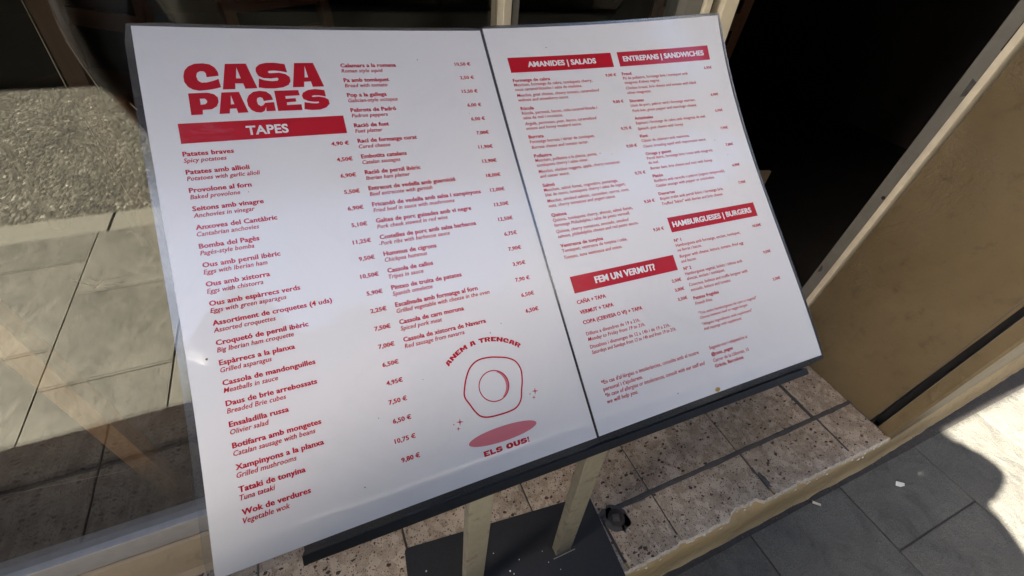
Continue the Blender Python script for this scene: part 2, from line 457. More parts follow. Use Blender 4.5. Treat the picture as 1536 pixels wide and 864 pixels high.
# crumbled double joint near the wall (runs in depth)
b = MB(); vs = []; fs = []; n = 46
for i in range(n + 1):
    y = .175 + .36 * i / n
    if y < SEAM: xc = 1.203; hw = .0045 + .003 * abs(noise.noise(Vector((y * 60, 1, 0)))) * (1 if y > .24 else .3)
    else: xc = 1.1985; hw = .0052 + .005 * noise.noise(Vector((y * 40, 1, 0)))
    xc += .003 * noise.noise(Vector((y * 30, 7, 0)))
    vs += [(xc - hw, y, LZ - .001), (xc, y, LZ + .0009), (xc + hw, y, LZ - .001)]
for i in range(n):
    for j in range(2): fs.append((i * 3 + j, i * 3 + j + 1, i * 3 + 4 + j, i * 3 + 3 + j))
b.add(vs, fs); b.build('mortar_joint', M['mortar'], step)
# dark patch where the chip at the front joint was
def blob(cx, cy, r, z, seed, n=28, k=.35, sx=1, sy=1):
    return [(cx + sx * r * (1 + k * noise.noise(Vector((math.cos(6.283 * i / n) * 1.7 + seed, math.sin(6.283 * i / n) * 1.7, seed)))) * math.cos(6.283 * i / n),
             cy + sy * r * (1 + k * noise.noise(Vector((math.cos(6.283 * i / n) * 1.7 + seed, math.sin(6.283 * i / n) * 1.7, seed)))) * math.sin(6.283 * i / n)) for i in range(n)]
def blobs(name, mat, parent, items, z0, z1):
    b = MB()
    for cx, cy, r, sd, sx, sy in items:
        b.prism(blob(cx, cy, r, 0, sd, sx=sx, sy=sy), z0, z1)
    return b.build(name, mat, parent)
blobs('mortar_patch', M['mortar'], step, [(.903, .205, .013, 2, .55, 1.6), (.893, .232, .008, 5, .6, 1.3)], LZ - .004, LZ + .0008)
# ochre front fillet of the step and skirting along the facade
def facade_y(x): return .160 + .055 * (x - 1.40)      # near the ground
def facade_ref(x): return facade_y(x) - .041           # same face before the lean
b = MB(); n = 240; prof = 6; vs = []; fs = []
for i in range(n + 1):
    x = -1.55 + 4.9 * i / n
    nz = lambda a: .0022 * noise.noise(Vector((x * 16, a, 0))) + .001 * noise.noise(Vector((x * 60, a, 2)))
    if x <= 1.372:
        yt = fr_edge(x)
        P = [(yt + .016, LZ - .006), (yt + .001, LZ - .006), (yt - .004 + nz(1), LZ - .012), (.1535 + nz(2), -1.160), (.1500 + nz(3), -1.215), (.1475 + nz(4), -1.262), (.1405 + 1.5 * nz(5), -1.2712)]
    else:
        fy = facade_y(x); by = .150 + .042 * (x - 1.46)
        P = [(fy + .014, -1.150), (fy + .004, -1.178), (fy - .003 + nz(1), -1.192), (fy - .006 + nz(2), -1.210), (by + .004 + nz(3), -1.242), (by + nz(4), -1.262), (by - .006 + 1.5 * nz(5), -1.2712)]
    vs += [(x, y, z) for y, z in P]
for i in range(n):
    for j in range(6): fs.append((i * 7 + j, i * 7 + j + 1, i * 7 + 8 + j, i * 7 + 7 + j))
b.add(vs, fs); o = b.build('painted_edge', M['step_paint'], step, smooth=True)
# pale freshly broken rim of the tiles
b = MB(); n = 420; vs = []; fs = []
for i in range(n + 1):
    x = .30 + 1.055 * i / n; e = fr_edge(x); q = .0016 + .0020 * noise.noise(Vector((x * 90, 3, 9))) + .0016 * noise.noise(Vector((x * 260, 3, 9)))
    vs += [(x, e + q * .8, LZ + .0011), (x, e - .0006, LZ + .0002), (x, e - .0030 - q * .5, LZ - .0075)]
for i in range(n):
    for j in range(2): fs.append((i * 3 + j, i * 3 + j + 1, i * 3 + 4 + j, i * 3 + 3 + j))
b.add(vs, fs); b.build('worn_rim', M['rim'], step)
# whitish chips left along the broken edge
b = MB(); rnd = random.Random(3)
for i in range(46):
    x = rnd.uniform(.45, 1.34); y = fr_edge(x) - rnd.uniform(.001, .010); z = LZ - .007 - (fr_edge(x) - y) * .5
    l = rnd.uniform(.002, .008); h = rnd.uniform(.0008, .002)
    b.add([(x - l, y, z), (x, y - h, z + .0015), (x + l, y + .0005, z + .0005), (x, y + h, z + .003)], [(0, 1, 2, 3)])
b.build('paint_flakes', M['scrap'], step)['kind'] = 'stuff'
# rusty socket with a square hole let into the step
so = empty('floor_socket', 'rusty round metal socket with square hole set in the terrazzo step', 'floor socket')
SX, SY = .478, .268
blobs('mortar_collar', M['mortar'], so, [(SX, SY, .030, 1.3, 1, 1), (SX - .016, SY + .018, .013, 3, 1.3, 1), (SX + .018, SY - .012, .014, 4, 1, 1), (SX + .004, SY - .028, .007, 8, .6, 1.4)], LZ - .004, LZ + .0013)
b = MB(); n = 32; ri = .0085; ro = .0205
ring = [(SX + ro * math.cos(6.283 * i / n), SY + ro * math.sin(6.283 * i / n)) for i in range(n)]
inn = [(SX + .016 * math.cos(6.283 * i / n), SY + .016 * math.sin(6.283 * i / n)) for i in range(n)]
sqr = []
for i in range(n):
    a = 6.283 * i / n + .35; c, s_ = math.cos(a), math.sin(a); q = ri / max(abs(c), abs(s_))
    px, py = q * c, q * s_; sqr.append((SX + px * math.cos(-.35) - py * math.sin(-.35), SY + px * math.sin(-.35) + py * math.cos(-.35)))
vs = [(x, y, LZ - .002) for x, y in ring] + [(x, y, LZ + .0030) for x, y in ring] + [(x, y, LZ + .0036) for x, y in inn] + [(x, y, LZ + .0016) for x, y in inn] + [(x, y, LZ + .0022) for x, y in sqr] + [(x, y, LZ - .014) for x, y in sqr]
fs = []
for r_ in range(5):
    for i in range(n): fs.append((r_ * n + i, r_ * n + (i + 1) % n, (r_ + 1) * n + (i + 1) % n, (r_ + 1) * n + i))
fs.append(tuple(range(5 * n, 6 * n)))
b.add(vs, fs); b.build('socket_plate', M['rust'], so)

# ------------------------------------------------------------------ own building
caf = empty('cafe_building', 'brown rendered cafe building with recessed glazed front and open dark doorway', 'building')
def lean(v):                                   # the old jamb leans a little
    x, y, z = v
    return (x, y + .063 * (-z - .55) if z < .6 else y - .072, z)
TOP = 1.35
def relief(name, x, ya, yb, z0, z1, ny, nz, amp, mat, thick=.2):
    """a wall face at x = const looking towards -x, with real unevenness"""
    b = MB(); vs = []; fs = []
    for j in range(nz + 1):
        z = z0 + (z1 - z0) * j / nz
        for i in range(ny + 1):
            y = ya + (yb - ya) * i / ny
            d = amp * noise.noise(Vector((y * 4, z * 4, 1))) + amp * .35 * noise.noise(Vector((y * 17, z * 17, 3)))
            if i in (0, ny): d = 0
            vs.append(lean((x + d, y, z)))
    W_ = ny + 1
    for j in range(nz):
        for i in range(ny): fs.append((j * W_ + i, j * W_ + i + 1, (j + 1) * W_ + i + 1, (j + 1) * W_ + i))
    o0 = len(vs)
    vs += [lean((x + thick, ya, z0)), lean((x + thick, yb, z0)), lean((x + thick, yb, z1)), lean((x + thick, ya, z1))]
    fs += [(o0, o0 + 1, o0 + 2, o0 + 3)]
    fs.append(tuple([j * W_ for j in range(nz + 1)] + [o0 + 3, o0]))
    fs.append(tuple([j * W_ + ny for j in range(nz + 1)] + [o0 + 2, o0 + 1]))
    b.add(vs, fs); return b.build(name, mat, caf)
relief('jamb_wall', 1.36, .1845, .5205, LZ - .03, TOP, 24, 120, .0022, M['jamb'])
# corner pier between guide rail and street, then the street wall
b = MB()
b.prism([(1.361, .128), (1.366, .122), (1.44, facade_ref(1.44)), (4.5, facade_ref(4.5)), (4.5, .62), (1.66, .62), (1.66, .160), (1.362, .1585)], -1.25, TOP, sh=lean)
b.build('front_wall', M['jamb'], caf)
# rolling shutter guide rail in its slot
b = MB()
b.prism([(1.400, .160), (1.404, .160), (1.404, .1835), (1.400, .1835)], LZ - .02, TOP, sh=lean)
b.prism([(1.3585, .1595), (1.404, .1595), (1.404, .1612), (1.3585, .1612)], LZ - .02, TOP, sh=lean)
b.prism([(1.3585, .1820), (1.404, .1820), (1.404, .1838), (1.3585, .1838)], LZ - .02, TOP, sh=lean)
b.build('shutter_guide', M['dark'], caf)
# thin bright edges of the rail
b = MB()
b.prism([(1.3568, .1588), (1.3584, .1588), (1.3584, .1600), (1.3568, .1600)], LZ + .04, TOP, sh=lean)
b.prism([(1.3568, .1834), (1.3584, .1834), (1.3584, .1844), (1.3568, .1844)], LZ + .04, TOP, sh=lean)
b.build('rail_lip', M['alu_dull'], caf)
b = MB(); b.box(1.3605, 1.66, .2200, .62, -1.25, LZ + .0005 - .04); b.build('wall_foot', M['jamb'], caf)
# door frame on the jamb
def lbox(name, mat, x0, x1, y0, y1, z0, z1, par=caf, bevel=0):
    b = MB(); b.box(x0, x1, y0, y1, z0, z1, sh=lean); return b.build(name, mat, par, bevel=bevel, segs=1)
dfr = lbox('door_frame', M['alu_dull'], 1.352, 1.45, .5370, .569, LZ + .001, TOP)
lbox('frame_trim', M['cream'], 1.3475, 1.46, .5210, .5365, LZ + .001, TOP, bevel=.0012)
lbox('frame_slot', M['dark'], 1.3505, 1.36, .5500, .5580, -.185, .35, dfr)
b = MB(); n = 20
for rr, x in ((.0052, 1.3500), ):
    sc = lean((x, .5535, -.546))
    vs = [(x, sc[1] + rr * math.cos(6.283 * i / n), sc[2] + rr * math.sin(6.283 * i / n)) for i in range(n)] + [(x - .0012, sc[1] + rr * .7 * math.cos(6.283 * i / n), sc[2] + rr * .7 * math.sin(6.283 * i / n)) for i in range(n)] + \
         [(x + .001, sc[1] + rr * .45 * math.cos(6.283 * i / n), sc[2] + rr * .45 * math.sin(6.283 * i / n)) for i in range(n)]
    b.add(vs, [(i, (i + 1) % n, n + (i + 1) % n, n + i) for i in range(n)] + [(n + i, n + (i + 1) % n, 2 * n + (i + 1) % n, 2 * n + i) for i in range(n)] + [tuple(range(2 * n, 3 * n))])
b.build('screw', M['rust'], dfr)
# ragged paint left on the profile
b = MB(); rnd = random.Random(5)
for i in range(2):
    z = -.95 + .11 * i + rnd.uniform(-.03, .03); q = lean((1.3512, .566, z)); l = rnd.uniform(.006, .018); h = rnd.uniform(.002, .006)
    b.add([(1.3514, q[1] + .003, z - l), (1.3512, q[1] - h, z - l * .3), (1.3512, q[1] - h * .7, z + l * .5), (1.3514, q[1] + .003, z + l)], [(0, 1, 2, 3)])
q = lean((1.351, .556, -.262)); b.add([(1.3513, q[1] + .009, q[2] - .022), (1.3511, q[1] - .008, q[2] - .012), (1.3511, q[1] - .014, q[2] + .004), (1.3511, q[1] - .004, q[2] + .012), (1.3513, q[1] + .009, q[2] + .018)], [(0, 1, 2, 3, 4)])
b.build('worn_paint', M['mortar'], dfr)['kind'] = 'stuff'
# stiles between shop window and doorway
st = MB(); st.box(.2325, .2425, .545, .585, LZ, TOP); st.build('window_stile', M['cream'], caf, bevel=.001, segs=1)
st = MB(); st.box(.2445, .2525, .548, .585, LZ, TOP); st.build('window_stile', M['alu_dull'], caf)
st = MB(); st.box(.2423, .2447, .556, .585, LZ, TOP); st.build('window_gasket', M['dark'], caf)
st = MB(); st.box(.498, .525, .548, .588, LZ, TOP); st.build('window_stile', M['alu_dull'], caf)
st = MB(); st.box(.5265, .5385, .543, .588, LZ, TOP); st.build('window_stile', M['cream'], caf, bevel=.001, segs=1)
st = MB(); st.box(.5385, .5565, .560, .588, LZ, TOP); st.build('window_gasket', M['dark'], caf)
st = MB(); st.box(.5570, .5830, .540, .592, LZ, TOP); st.build('door_post', M['cream'], caf, bevel=.0015, segs=1)
# shop window
win = box('window_frame', M['alu'], -1.46, .2322, .550, .592, -1.047, -.9855, caf, bevel=.0012)
box('window_head', M['alu'], -1.46, .2322, .550, .592, TOP - .05, TOP, caf)
box('window_side', M['alu'], -1.46, -1.41, .5502, .592, -.985, TOP - .05, caf)
box('glass_pane', M['glass'], -1.41, .2322, .5640, .5700, -.9853, TOP - .05, win)
def on_glass(px, py):
    dx, dy = (px - 768) / 675, (py - 432) / 675
    d = [RW[k_][0] * dx + RW[k_][1] * dy + RW[k_][2] for k_ in range(3)]; t_ = .5637 / d[1]
    return Vector((d[0] * t_, .5637, d[2] * t_))
for a_, c_, wd in (((27, -10), (104, 140), .0005), ((104, 140), (196, 300), .0004), ((98, 60), (148, 133), .0004), ((155, 420), (140, 432), .0011), ((108, 419), (142, 431), .0007), ((142, 431), (186, 424), .0008), ((0, 744), (188, 706), .0005), ((195, 155), (206, 165), .0009)):  # glass scratches, plus whitish reflection arcs painted on as thin strips
    pa, pc = on_glass(*a_), on_glass(*c_); nn = (pc - pa).normalized().cross(Vector((0, 1, 0))) * wd
    b = MB(); b.add([tuple(pa - nn * .4), tuple(pc - nn), tuple(pc + nn), tuple(pa + nn * .4)], [(0, 1, 2, 3)]); b.build('scratch_reflection', M['scratch_reflection'], win)
win2 = box('window_frame', M['alu'], .2527, .4978, .550, .592, -1.047, -.9855, caf, bevel=.0012)
box('glass_pane', M['glass'], .2527, .4978, .5640, .5700, -.9853, TOP - .001, win2)
box('seal_gap', M['dark'], -1.46, .4978, .5535, .592, -1.0510, -1.0472, caf)
b = MB(); n = 60; vs = []; fs = []
for i in range(n + 1):
    x = -1.49 + 1.72 * i / n
    nz = .0016 * noise.noise(Vector((x * 12, 1, 0)))
    P = [(.60, -1.0512), (.5500, -1.0512), (.5440 + nz, -1.0545), (.530 + nz, -1.075), (.512 + 1.5 * nz, -1.110), (.500 + nz, -1.1195), (.60, -1.1195)]
    vs += [(x, y, z) for y, z in P]
for i in range(n):
    for j in range(6): fs.append((i * 7 + j, i * 7 + j + 1, i * 7 + 8 + j, i * 7 + 7 + j))
b.add(vs, fs); b.build('window_sill', M['sill'], caf, smooth=False)
box('window_base', M['sill'], .2325, .4978, .5540, .60, -1.1195, -1.0512, caf)
# masonry around the recess (left pier, lintel, upper storeys), plus an added sun blocker
b = MB(); b.box(-12, -1.49, .165, .62, -1.30, TOP); b.build('left_pier', M['jamb'], caf)
b = MB(); b.box(-2.10, -1.492, .055, .1645, -1.30, 1.36); b.build('sun_blocker', M['jamb'], caf, bevel=.004)  # unseen block added to keep sun off the menus and shape pavement shade
b = MB(); b.box(-2.10, -1.492, .126, .1645, 1.361, 1.80); b.build('sun_blocker_top', M['jamb'], caf)  # added upper block, shades the corner pier from the sun
b = MB(); b.box(-12, 12, .165, .62, TOP + .002, 9.0); b.build('upper_wall', M['fac_b'], caf)
b = MB(); b.box(4.502, 12, .26, .62, -1.30, TOP); b.build('side_wall', M['jamb'], caf)
# interior shell
b = MB()
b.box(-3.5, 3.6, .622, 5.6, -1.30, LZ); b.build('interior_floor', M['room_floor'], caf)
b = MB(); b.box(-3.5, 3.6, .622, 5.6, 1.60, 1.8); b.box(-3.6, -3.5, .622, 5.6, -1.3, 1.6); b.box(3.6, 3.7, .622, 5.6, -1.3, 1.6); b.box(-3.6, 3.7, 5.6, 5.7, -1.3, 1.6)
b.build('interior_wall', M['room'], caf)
# balcony over the front
bal = MB(); bal.box(-1.6, 4.2, -.34, .1648, 2.62, 2.76); bal.build('balcony_slab', M['fac_b'], caf)
b = MB()
for i in range(59): b.box(-1.56 + .1 * i, -1.546 + .1 * i, -.325, -.311, 2.76, 3.74)
b.box(-1.6, 4.2, -.335, -.30, 3.74, 3.77); b.build('balcony_railing', M['black_metal'], caf)

# ------------------------------------------------------------------ things inside the cafe
def leg_box(b, p0, p1, w_, d_):
    (x0, y0, z0), (x1, y1, z1) = p0, p1
    b.add([(x0 - w_, y0 - d_, z0), (x0 + w_, y0 - d_, z0), (x0 + w_, y0 + d_, z0), (x0 - w_, y0 + d_, z0), (x1 - w_, y1 - d_, z1), (x1 + w_, y1 - d_, z1), (x1 + w_, y1 + d_, z1), (x1 - w_, y1 + d_, z1)],
          [(0, 1, 2, 3), (7, 6, 5, 4), (0, 1, 5, 4), (1, 2, 6, 5), (2, 3, 7, 6), (3, 0, 4, 7)])
tb = empty('wooden_table', 'orange varnished wooden table standing behind the shop window glass', 'table')
for p0, p1 in (((-.455, .700, LZ), (-.497, .700, -.20)), ((-.455, 1.30, LZ), (-.425, 1.30, -.20)), ((-1.30, .700, LZ), (-1.275, .700, -.20)), ((-1.30, 1.30, LZ), (-1.275, 1.30, -.20))):
    b = MB(); leg_box(b, p0, p1, .018, .018); b.build('leg', M['wood'] if p0[1] < 1 else M['wood_dark'], tb)
b = MB(); b.box(-1.34, -.41, .66, 1.34, -.20, -.17); b.build('tabletop', M['wood_dark'], tb, bevel=.004)
def chair(x, y, rz, label, mat):
    c = empty('wooden_chair', label, 'chair', 'chairs inside the cafe')
    parts = []
    for sx, sy in ((-.19, -.19), (.19, -.19)):
        b = MB(); leg_box(b, (sx, sy, LZ), (sx * .9, sy * .9, LZ + .45), .018, .018); parts.append(b.build('leg', mat, c))
    for sx in (-.19, .19):
        b = MB(); leg_box(b, (sx, .21, LZ), (sx * .9, .18, LZ + .45), .018, .018); leg_box(b, (sx * .9, .18, LZ + .45), (sx * .9, .25, LZ + .92), .018, .016); parts.append(b.build('leg', mat, c))
    b = MB(); b.box(-.21, .21, -.21, .21, LZ + .45, LZ + .48); b.build('seat', mat, c, bevel=.006)
    for z in (.62, .74, .86):
        b = MB(); b.box(-.17, .17, .20 + (z - .45) * .1, .22 + (z - .45) * .1, LZ + z, LZ + z + .06); b.build('back_slat', mat, c, bevel=.003)
    c.location = (x, y, 0); c.rotation_euler = (0, 0, rz)
    return c
chair(.10, 1.75, .5, 'brown wooden chair behind the shop window, nearest the window stile', M['wood_dark'])
chair(-.70, 2.05, -.6, 'brown wooden chair behind the wooden table, furthest left', M['wood_dark'])
chair(1.62, 1.80, 2.7, 'brown wooden chair in the dark doorway beyond the right menu sheet', M['wood_dark'])
cb = empty('upright_panel', 'beige wooden panel standing in the dark doorway beside the right menu sheet', 'panel')
b = MB(); b.prism([(1.10, 1.06), (1.498, .978), (1.501, .990), (1.103, 1.072)], LZ + .02, -.706); b.build('panel_board', M['card'], cb)
box('foot', M['wood_dark'], 1.14, 1.17, 1.0, 1.14, LZ, LZ + .019, cb); box('foot', M['wood_dark'], 1.44, 1.47, .93, 1.07, LZ, LZ + .019, cb)

# ------------------------------------------------------------------ menu stand
BU = Vector((0.9998195338448063, -0.007774305201114371, -0.01733377976651518))
BV = Vector((-0.016630545895384062, -0.7992276709355262, -0.6007982647729568))
BN = Vector((0.009182847356656388, -0.6009781112400137, 0.7992127283300798))
BT = Vector((-112.6921802587012, 491.9738988739779, -108.2143062845236))
WL = (0.16167375910099144, -1.2855609896306217, 1.2588862029865748, 2.8628173599924165, 0.7369414876953918, -7.414659694832722, -5.4819435890777, 4.993567360227247, 5.887145094779105, 7.240844666003945, -8.665141868478585)
WR = (-0.18492068714829146, 0.9187672615908106, -1.578566283167567, -4.464020369372564, 1.3900170415269761, 3.4213864566547153, -3.7552845977966323, 8.79386045902925, 3.220671548021874, -1.2038703366288537, -6.486454782783463)
IN = {'l': (0.0, 0.0, 0.0), 'r': (299.3992092322876, -0.6169476151846442, 0.001513708452885406)}
def board(a, b, w_=0.0):
    """board millimetres to metres"""
    return (BT + BU * a + BV * b + BN * w_) / 1000.0
def sheet_w(side, U, V):
    if side == 'l' and V > 372: return sheet_w(side, U, 372) + (sheet_w(side, U, 372) - sheet_w(side, U, 362)) / 10 * (V - 372)
    u = U / 297; v = V / 420; c = WL if side == 'l' else WR
    B = (1, u, v, u * v, u * u, v * v, u * u * v, u * v * v, u * u * v * v, v ** 3, u * v ** 3)
    return 10 * sum(p * q for p, q in zip(c, B))
def P3(side, U, V, dw=0.0):
    ox, oy, th = IN[side]
    a = ox + U * math.cos(th) - V * math.sin(th); b_ = oy + U * math.sin(th) + V * math.cos(th)
    q = board(a, b_, sheet_w(side, U, V) + dw)
    return (q.x, q.y, q.z)

stand = empty('menu_stand', 'black slanted menu board on two flat metal legs with black base plate', 'menu stand')
def board_box(name, mat, a0, a1, b0, b1, w0, w1, bevel=0.0):
    b = MB(); vs = [tuple(board(a, bb, ww)) for ww in (w0, w1) for bb in (b0, b1) for a in (a0, a1)]
    b.add(vs, [(0, 2, 3, 1), (4, 5, 7, 6), (0, 1, 5, 4), (2, 6, 7, 3), (0, 4, 6, 2), (1, 3, 7, 5)])
    return b.build(name, mat, stand, bevel=bevel)
board_box('backboard', M['black'], 51, 566, 6, 427.5, -16, -7.5)
board_box('bottom_rail', M['black_metal'], 50, 568, 427.6, 434.5, -20, 1.0, .0008)
# rail end burr
def leg(x, y, x1, y1, lab=None):
    b = MB(); hw, hd = .0195, .010
    z0 = LZ + .006; z1 = board(0, 0).z
    # top cut follows the underside of the board
    def topz(px, py):
        t = (py * 1000 - BT.y - BN.y * -16) / BV.y
        return (BT.z + BV.z * t + BN.z * -16 + BU.z * (px * 1000 - BT.x)) / 1000 - .001
    low = [(x - hw, y - hd), (x + hw, y - hd), (x + hw, y + hd), (x - hw, y + hd)]
    up = [(x1 - hw, y1 - hd), (x1 + hw, y1 - hd), (x1 + hw, y1 + hd), (x1 - hw, y1 + hd)]
    b.add([(a, c, z0) for a, c in low] + [(a, c, topz(a, c)) for a, c in up], [(3, 2, 1, 0), (4, 5, 6, 7), (0, 1, 5, 4), (1, 2, 6, 5), (2, 3, 7, 6), (3, 0, 4, 7)])
    return b.build('leg', M['brushed'], stand, bevel=.0012, segs=1)
leg(.108, .262, .118, .262)
leg(.322, .258, .292, .258)
# base plate, turned a little on the step
b = MB()
def rrect(pts, r, n=5):
    out = []
    N_ = len(pts)
    for i in range(N_):
        p = Vector(pts[i]); a = (Vector(pts[i - 1]) - p).normalized(); c = (Vector(pts[(i + 1) % N_]) - p).normalized()
        for k in range(n + 1):
            t = k / n; q = p + a * r * (1 - t) ** 2 + c * r * t ** 2
            out.append((q.x, q.y))
    return out
plate = rrect([(-.006, .388), (-.028, .190), (.428, .148), (.442, .340)], .010)
b.prism(plate, LZ + .0012, LZ + .0062); b.build('base_plate', M['black_metal'], stand)
box('weld_mark', M['alu_dull'], .295, .350, .2435, .2455, LZ + .0062, LZ + .0068, stand); box('weld_mark', M['alu_dull'], .082, .136, .2475, .2495, LZ + .0062, LZ + .0068, stand)
# crumbs on the plate
b = MB(); rnd = random.Random(11)
for i in range(16):
    x, y = rnd.uniform(.01, .42), rnd.uniform(.17, .33); r_ = rnd.uniform(.0006, .0018)
    b.prism(blob(x, y, r_, 0, i, n=6), LZ + .0062, LZ + .0062 + r_ * .6)
b.build('crumbs', M['scrap'], stand)['kind'] = 'stuff'

# ------------------------------------------------------------------ laminated sheets
def sheet(side, label):
    root = empty('menu_sheet', label, 'menu', 'laminated menu sheets on the stand')
    NX, NY = 22, 32
    b = MB(); vs = []
    for dw in (0.0, -0.35):
        for j in range(NY + 1):
            for i in range(NX + 1): vs.append(P3(side, 297 * i / NX, 420 * j / NY, dw))
    W_ = NX + 1; K = W_ * (NY + 1); fs = []
    for j in range(NY):
        for i in range(NX):
            a = j * W_ + i
            fs.append((a, a + 1, a + W_ + 1, a + W_)); fs.append((K + a, K + a + W_, K + a + W_ + 1, K + a + 1))
    for i in range(NX):
        fs.append((i, i + 1, K + i + 1, K + i)); a = NY * W_ + i; fs.append((a, a + 1, K + a + 1, K + a))
    for j in range(NY):
        a = j * W_; fs.append((a, a + W_, K + a + W_, K + a)); a += NX; fs.append((a, a + W_, K + a + W_, K + a))
    b.add(vs, fs); o = b.build('paper', M['paper'], root, smooth=True)
    me = o.data; cnt = {}
    for p in me.polygons:
        for e in p.edge_keys: cnt.setdefault(e, []).append(p.normal)
    sh = me.attributes.get('sharp_edge') or me.attributes.new('sharp_edge', 'BOOLEAN', 'EDGE')
    for e in me.edges:
        a_ = cnt[e.key]
        if len(a_) == 2 and a_[0].dot(a_[1]) < .5: sh.data[e.index].value = True
    # film margin round the paper
    l, t, r_, bo = (5.4, 3.5, 5.0, 6.0) if side == 'l' else (2.2, 3.5, 4.0, 6.0)
    outer = []; inner = []
    def seg(p, q, n):
        return [(p[0] + (q[0] - p[0]) * i / n, p[1] + (q[1] - p[1]) * i / n) for i in range(n)]
    ins = .05
    I = seg((ins, ins), (297 - ins, ins), 20) + seg((297 - ins, ins), (297 - ins, 420 - ins), 28) + seg((297 - ins, 420 - ins), (ins, 420 - ins), 20) + seg((ins, 420 - ins), (ins, ins), 28)
    O = []
    for (U, V) in I:
        u2 = -l if U < .5 else (297 + r_ if U > 296.5 else U); v2 = -t if V < .5 else (420 + bo if V > 419.5 else V)
        O.append([u2, v2])
    # round corners
    for k_, (U, V) in enumerate(O):
        if (U < 0 or U > 297) and (V < 0 or V > 420):
            O[k_] = [U + (2.2 if U < 0 else -1.6), V + (1.4 if V < 0 else -1.8)]
    n = len(I); b = MB(); vs = []
    for dw in (-.10, -.28):
        vs += [P3(side, U, V, dw) for U, V in I] + [P3(side, (I[q][0] + O[q][0]) / 2, (I[q][1] + O[q][1]) / 2, dw) for q in range(n)] + [P3(side, U, V, dw * .9) for U, V in O]
    fs = []
    for q in range(n):
        p = (q + 1) % n
        for lay in (0, 3 * n):
            fs += [(lay + q, lay + p, lay + n + p, lay + n + q), (lay + n + q, lay + n + p, lay + 2 * n + p, lay + 2 * n + q)]
        fs.append((2 * n + q, 2 * n + p, 5 * n + p, 5 * n + q))
    b.add(vs, fs); b.build('film_border', M['film'], root, smooth=False)
    return root

class Print:
    """flat print laid on the curved sheet"""
    def __init__(s, side): s.side = side; s.v = []; s.f = []
    def tri(s, co, faces, lift):
        b = len(s.v); s.v += [P3(s.side, U, V, lift) for U, V in co]; s.f += [tuple(i + b for i in f) for f in faces]
    def build(s, name, mat, root):
        me = bpy.data.meshes.new(name); me.from_pydata([(x, y, z + HC) for x, y, z in s.v], [], s.f)
        bm = bmesh.new(); bm.from_mesh(me)
        nrm = Vector(BN)
        bm.normal_update()
        for f_ in bm.faces:
            if f_.normal.dot(nrm) < 0: f_.normal_flip()
        bm.to_mesh(me); bm.free()
        me.materials.append(mat); me.update()
        for p in me.polygons: p.use_smooth = True
        return link(bpy.data.objects.new(name, me), root)

_cv = bpy.data.curves.new('type', 'FONT'); _ob = bpy.data.objects.new('type', _cv)
_xs = {}
def glyphs(text, bold, italic, res=2):
    _cv.body = text; _cv.size = 1.0; _cv.offset = bold; _cv.shear = italic; _cv.resolution_u = res; _cv.space_character = 1.0 + (0.03 if bold else 0)
    me = bpy.data.meshes.new_from_object(_ob)
    co = [(v.co.x, v.co.y) for v in me.vertices]; fc = [tuple(p.vertices) for p in me.polygons]
    bpy.data.meshes.remove(me)
    return co, fc
def put(pr, text, U, V, cap, style, align='l', lift=.12, res=2, width=None, rot=0.0):
    """style: (bold offset, shear, x-scale); cap height in mm; U,V = baseline anchor"""
    bold, ital, xs = style
    co, fc = glyphs(text, bold, ital, res)
    if not co: return
    k_ = cap / 0.70
    x0 = min(c[0] for c in co); x1 = max(c[0] for c in co)
    sx = width / (x1 - x0) if width else k_ * xs
    k_ *= 1.0 if cap > 5 or text.isupper() else 1.10
    an = x0 if align == 'l' else (x1 if align == 'r' else (x0 + x1) / 2)
    cr, sr = math.cos(rot), math.sin(rot)
    pts = []
    for cx, cy in co:
        a, d = (cx - an) * sx, -cy * k_
        pts.append((U + a * cr - d * sr, V + a * sr + d * cr))
    if cap < 7:
        d_ = cap * (.032 if bold > .015 else .019)
        pr.tri([(a - d_ * cr, c - d_ * sr) for a, c in pts], fc, lift); pr.tri([(a + d_ * cr, c + d_ * sr) for a, c in pts], fc, lift + .012)
    else: pr.tri(pts, fc, lift)
def ref_scale(text, cap, bold, ital, width):
    co, _ = glyphs(text, bold, ital)
    return width / (max(c[0] for c in co) - min(c[0] for c in co)) / (cap / 0.70)
BOLD, REG = .021, .009
sB = (BOLD, 0, ref_scale('Patates amb allioli', 3.5, BOLD, 0, 44.0))
sI = (REG, .22, ref_scale('Potatoes with garlic alioli', 3.3, REG, .22, 51.0))
sB2 = (BOLD, 0, ref_scale('Fricandó de vedella amb salsa i xampinyons', 3.5, BOLD, 0, 100.3))
sP = (BOLD, 0, ref_scale('4,90 €', 3.1, BOLD, 0, 14.6))
sD = (REG, 0, ref_scale('Mesclun, goat cheese, cheery tomato, caramelized', 3.1, REG, 0, 98.6))
sDi = (REG, .2, sD[2])
sF = (BOLD, 0, ref_scale('Formatge de cabra', 3.2, BOLD, 0, 42.5))
sC = (BOLD, 0, ref_scale('COPA (CERVESA O VI) + TAPA', 3.6, BOLD, 0, 68.3))

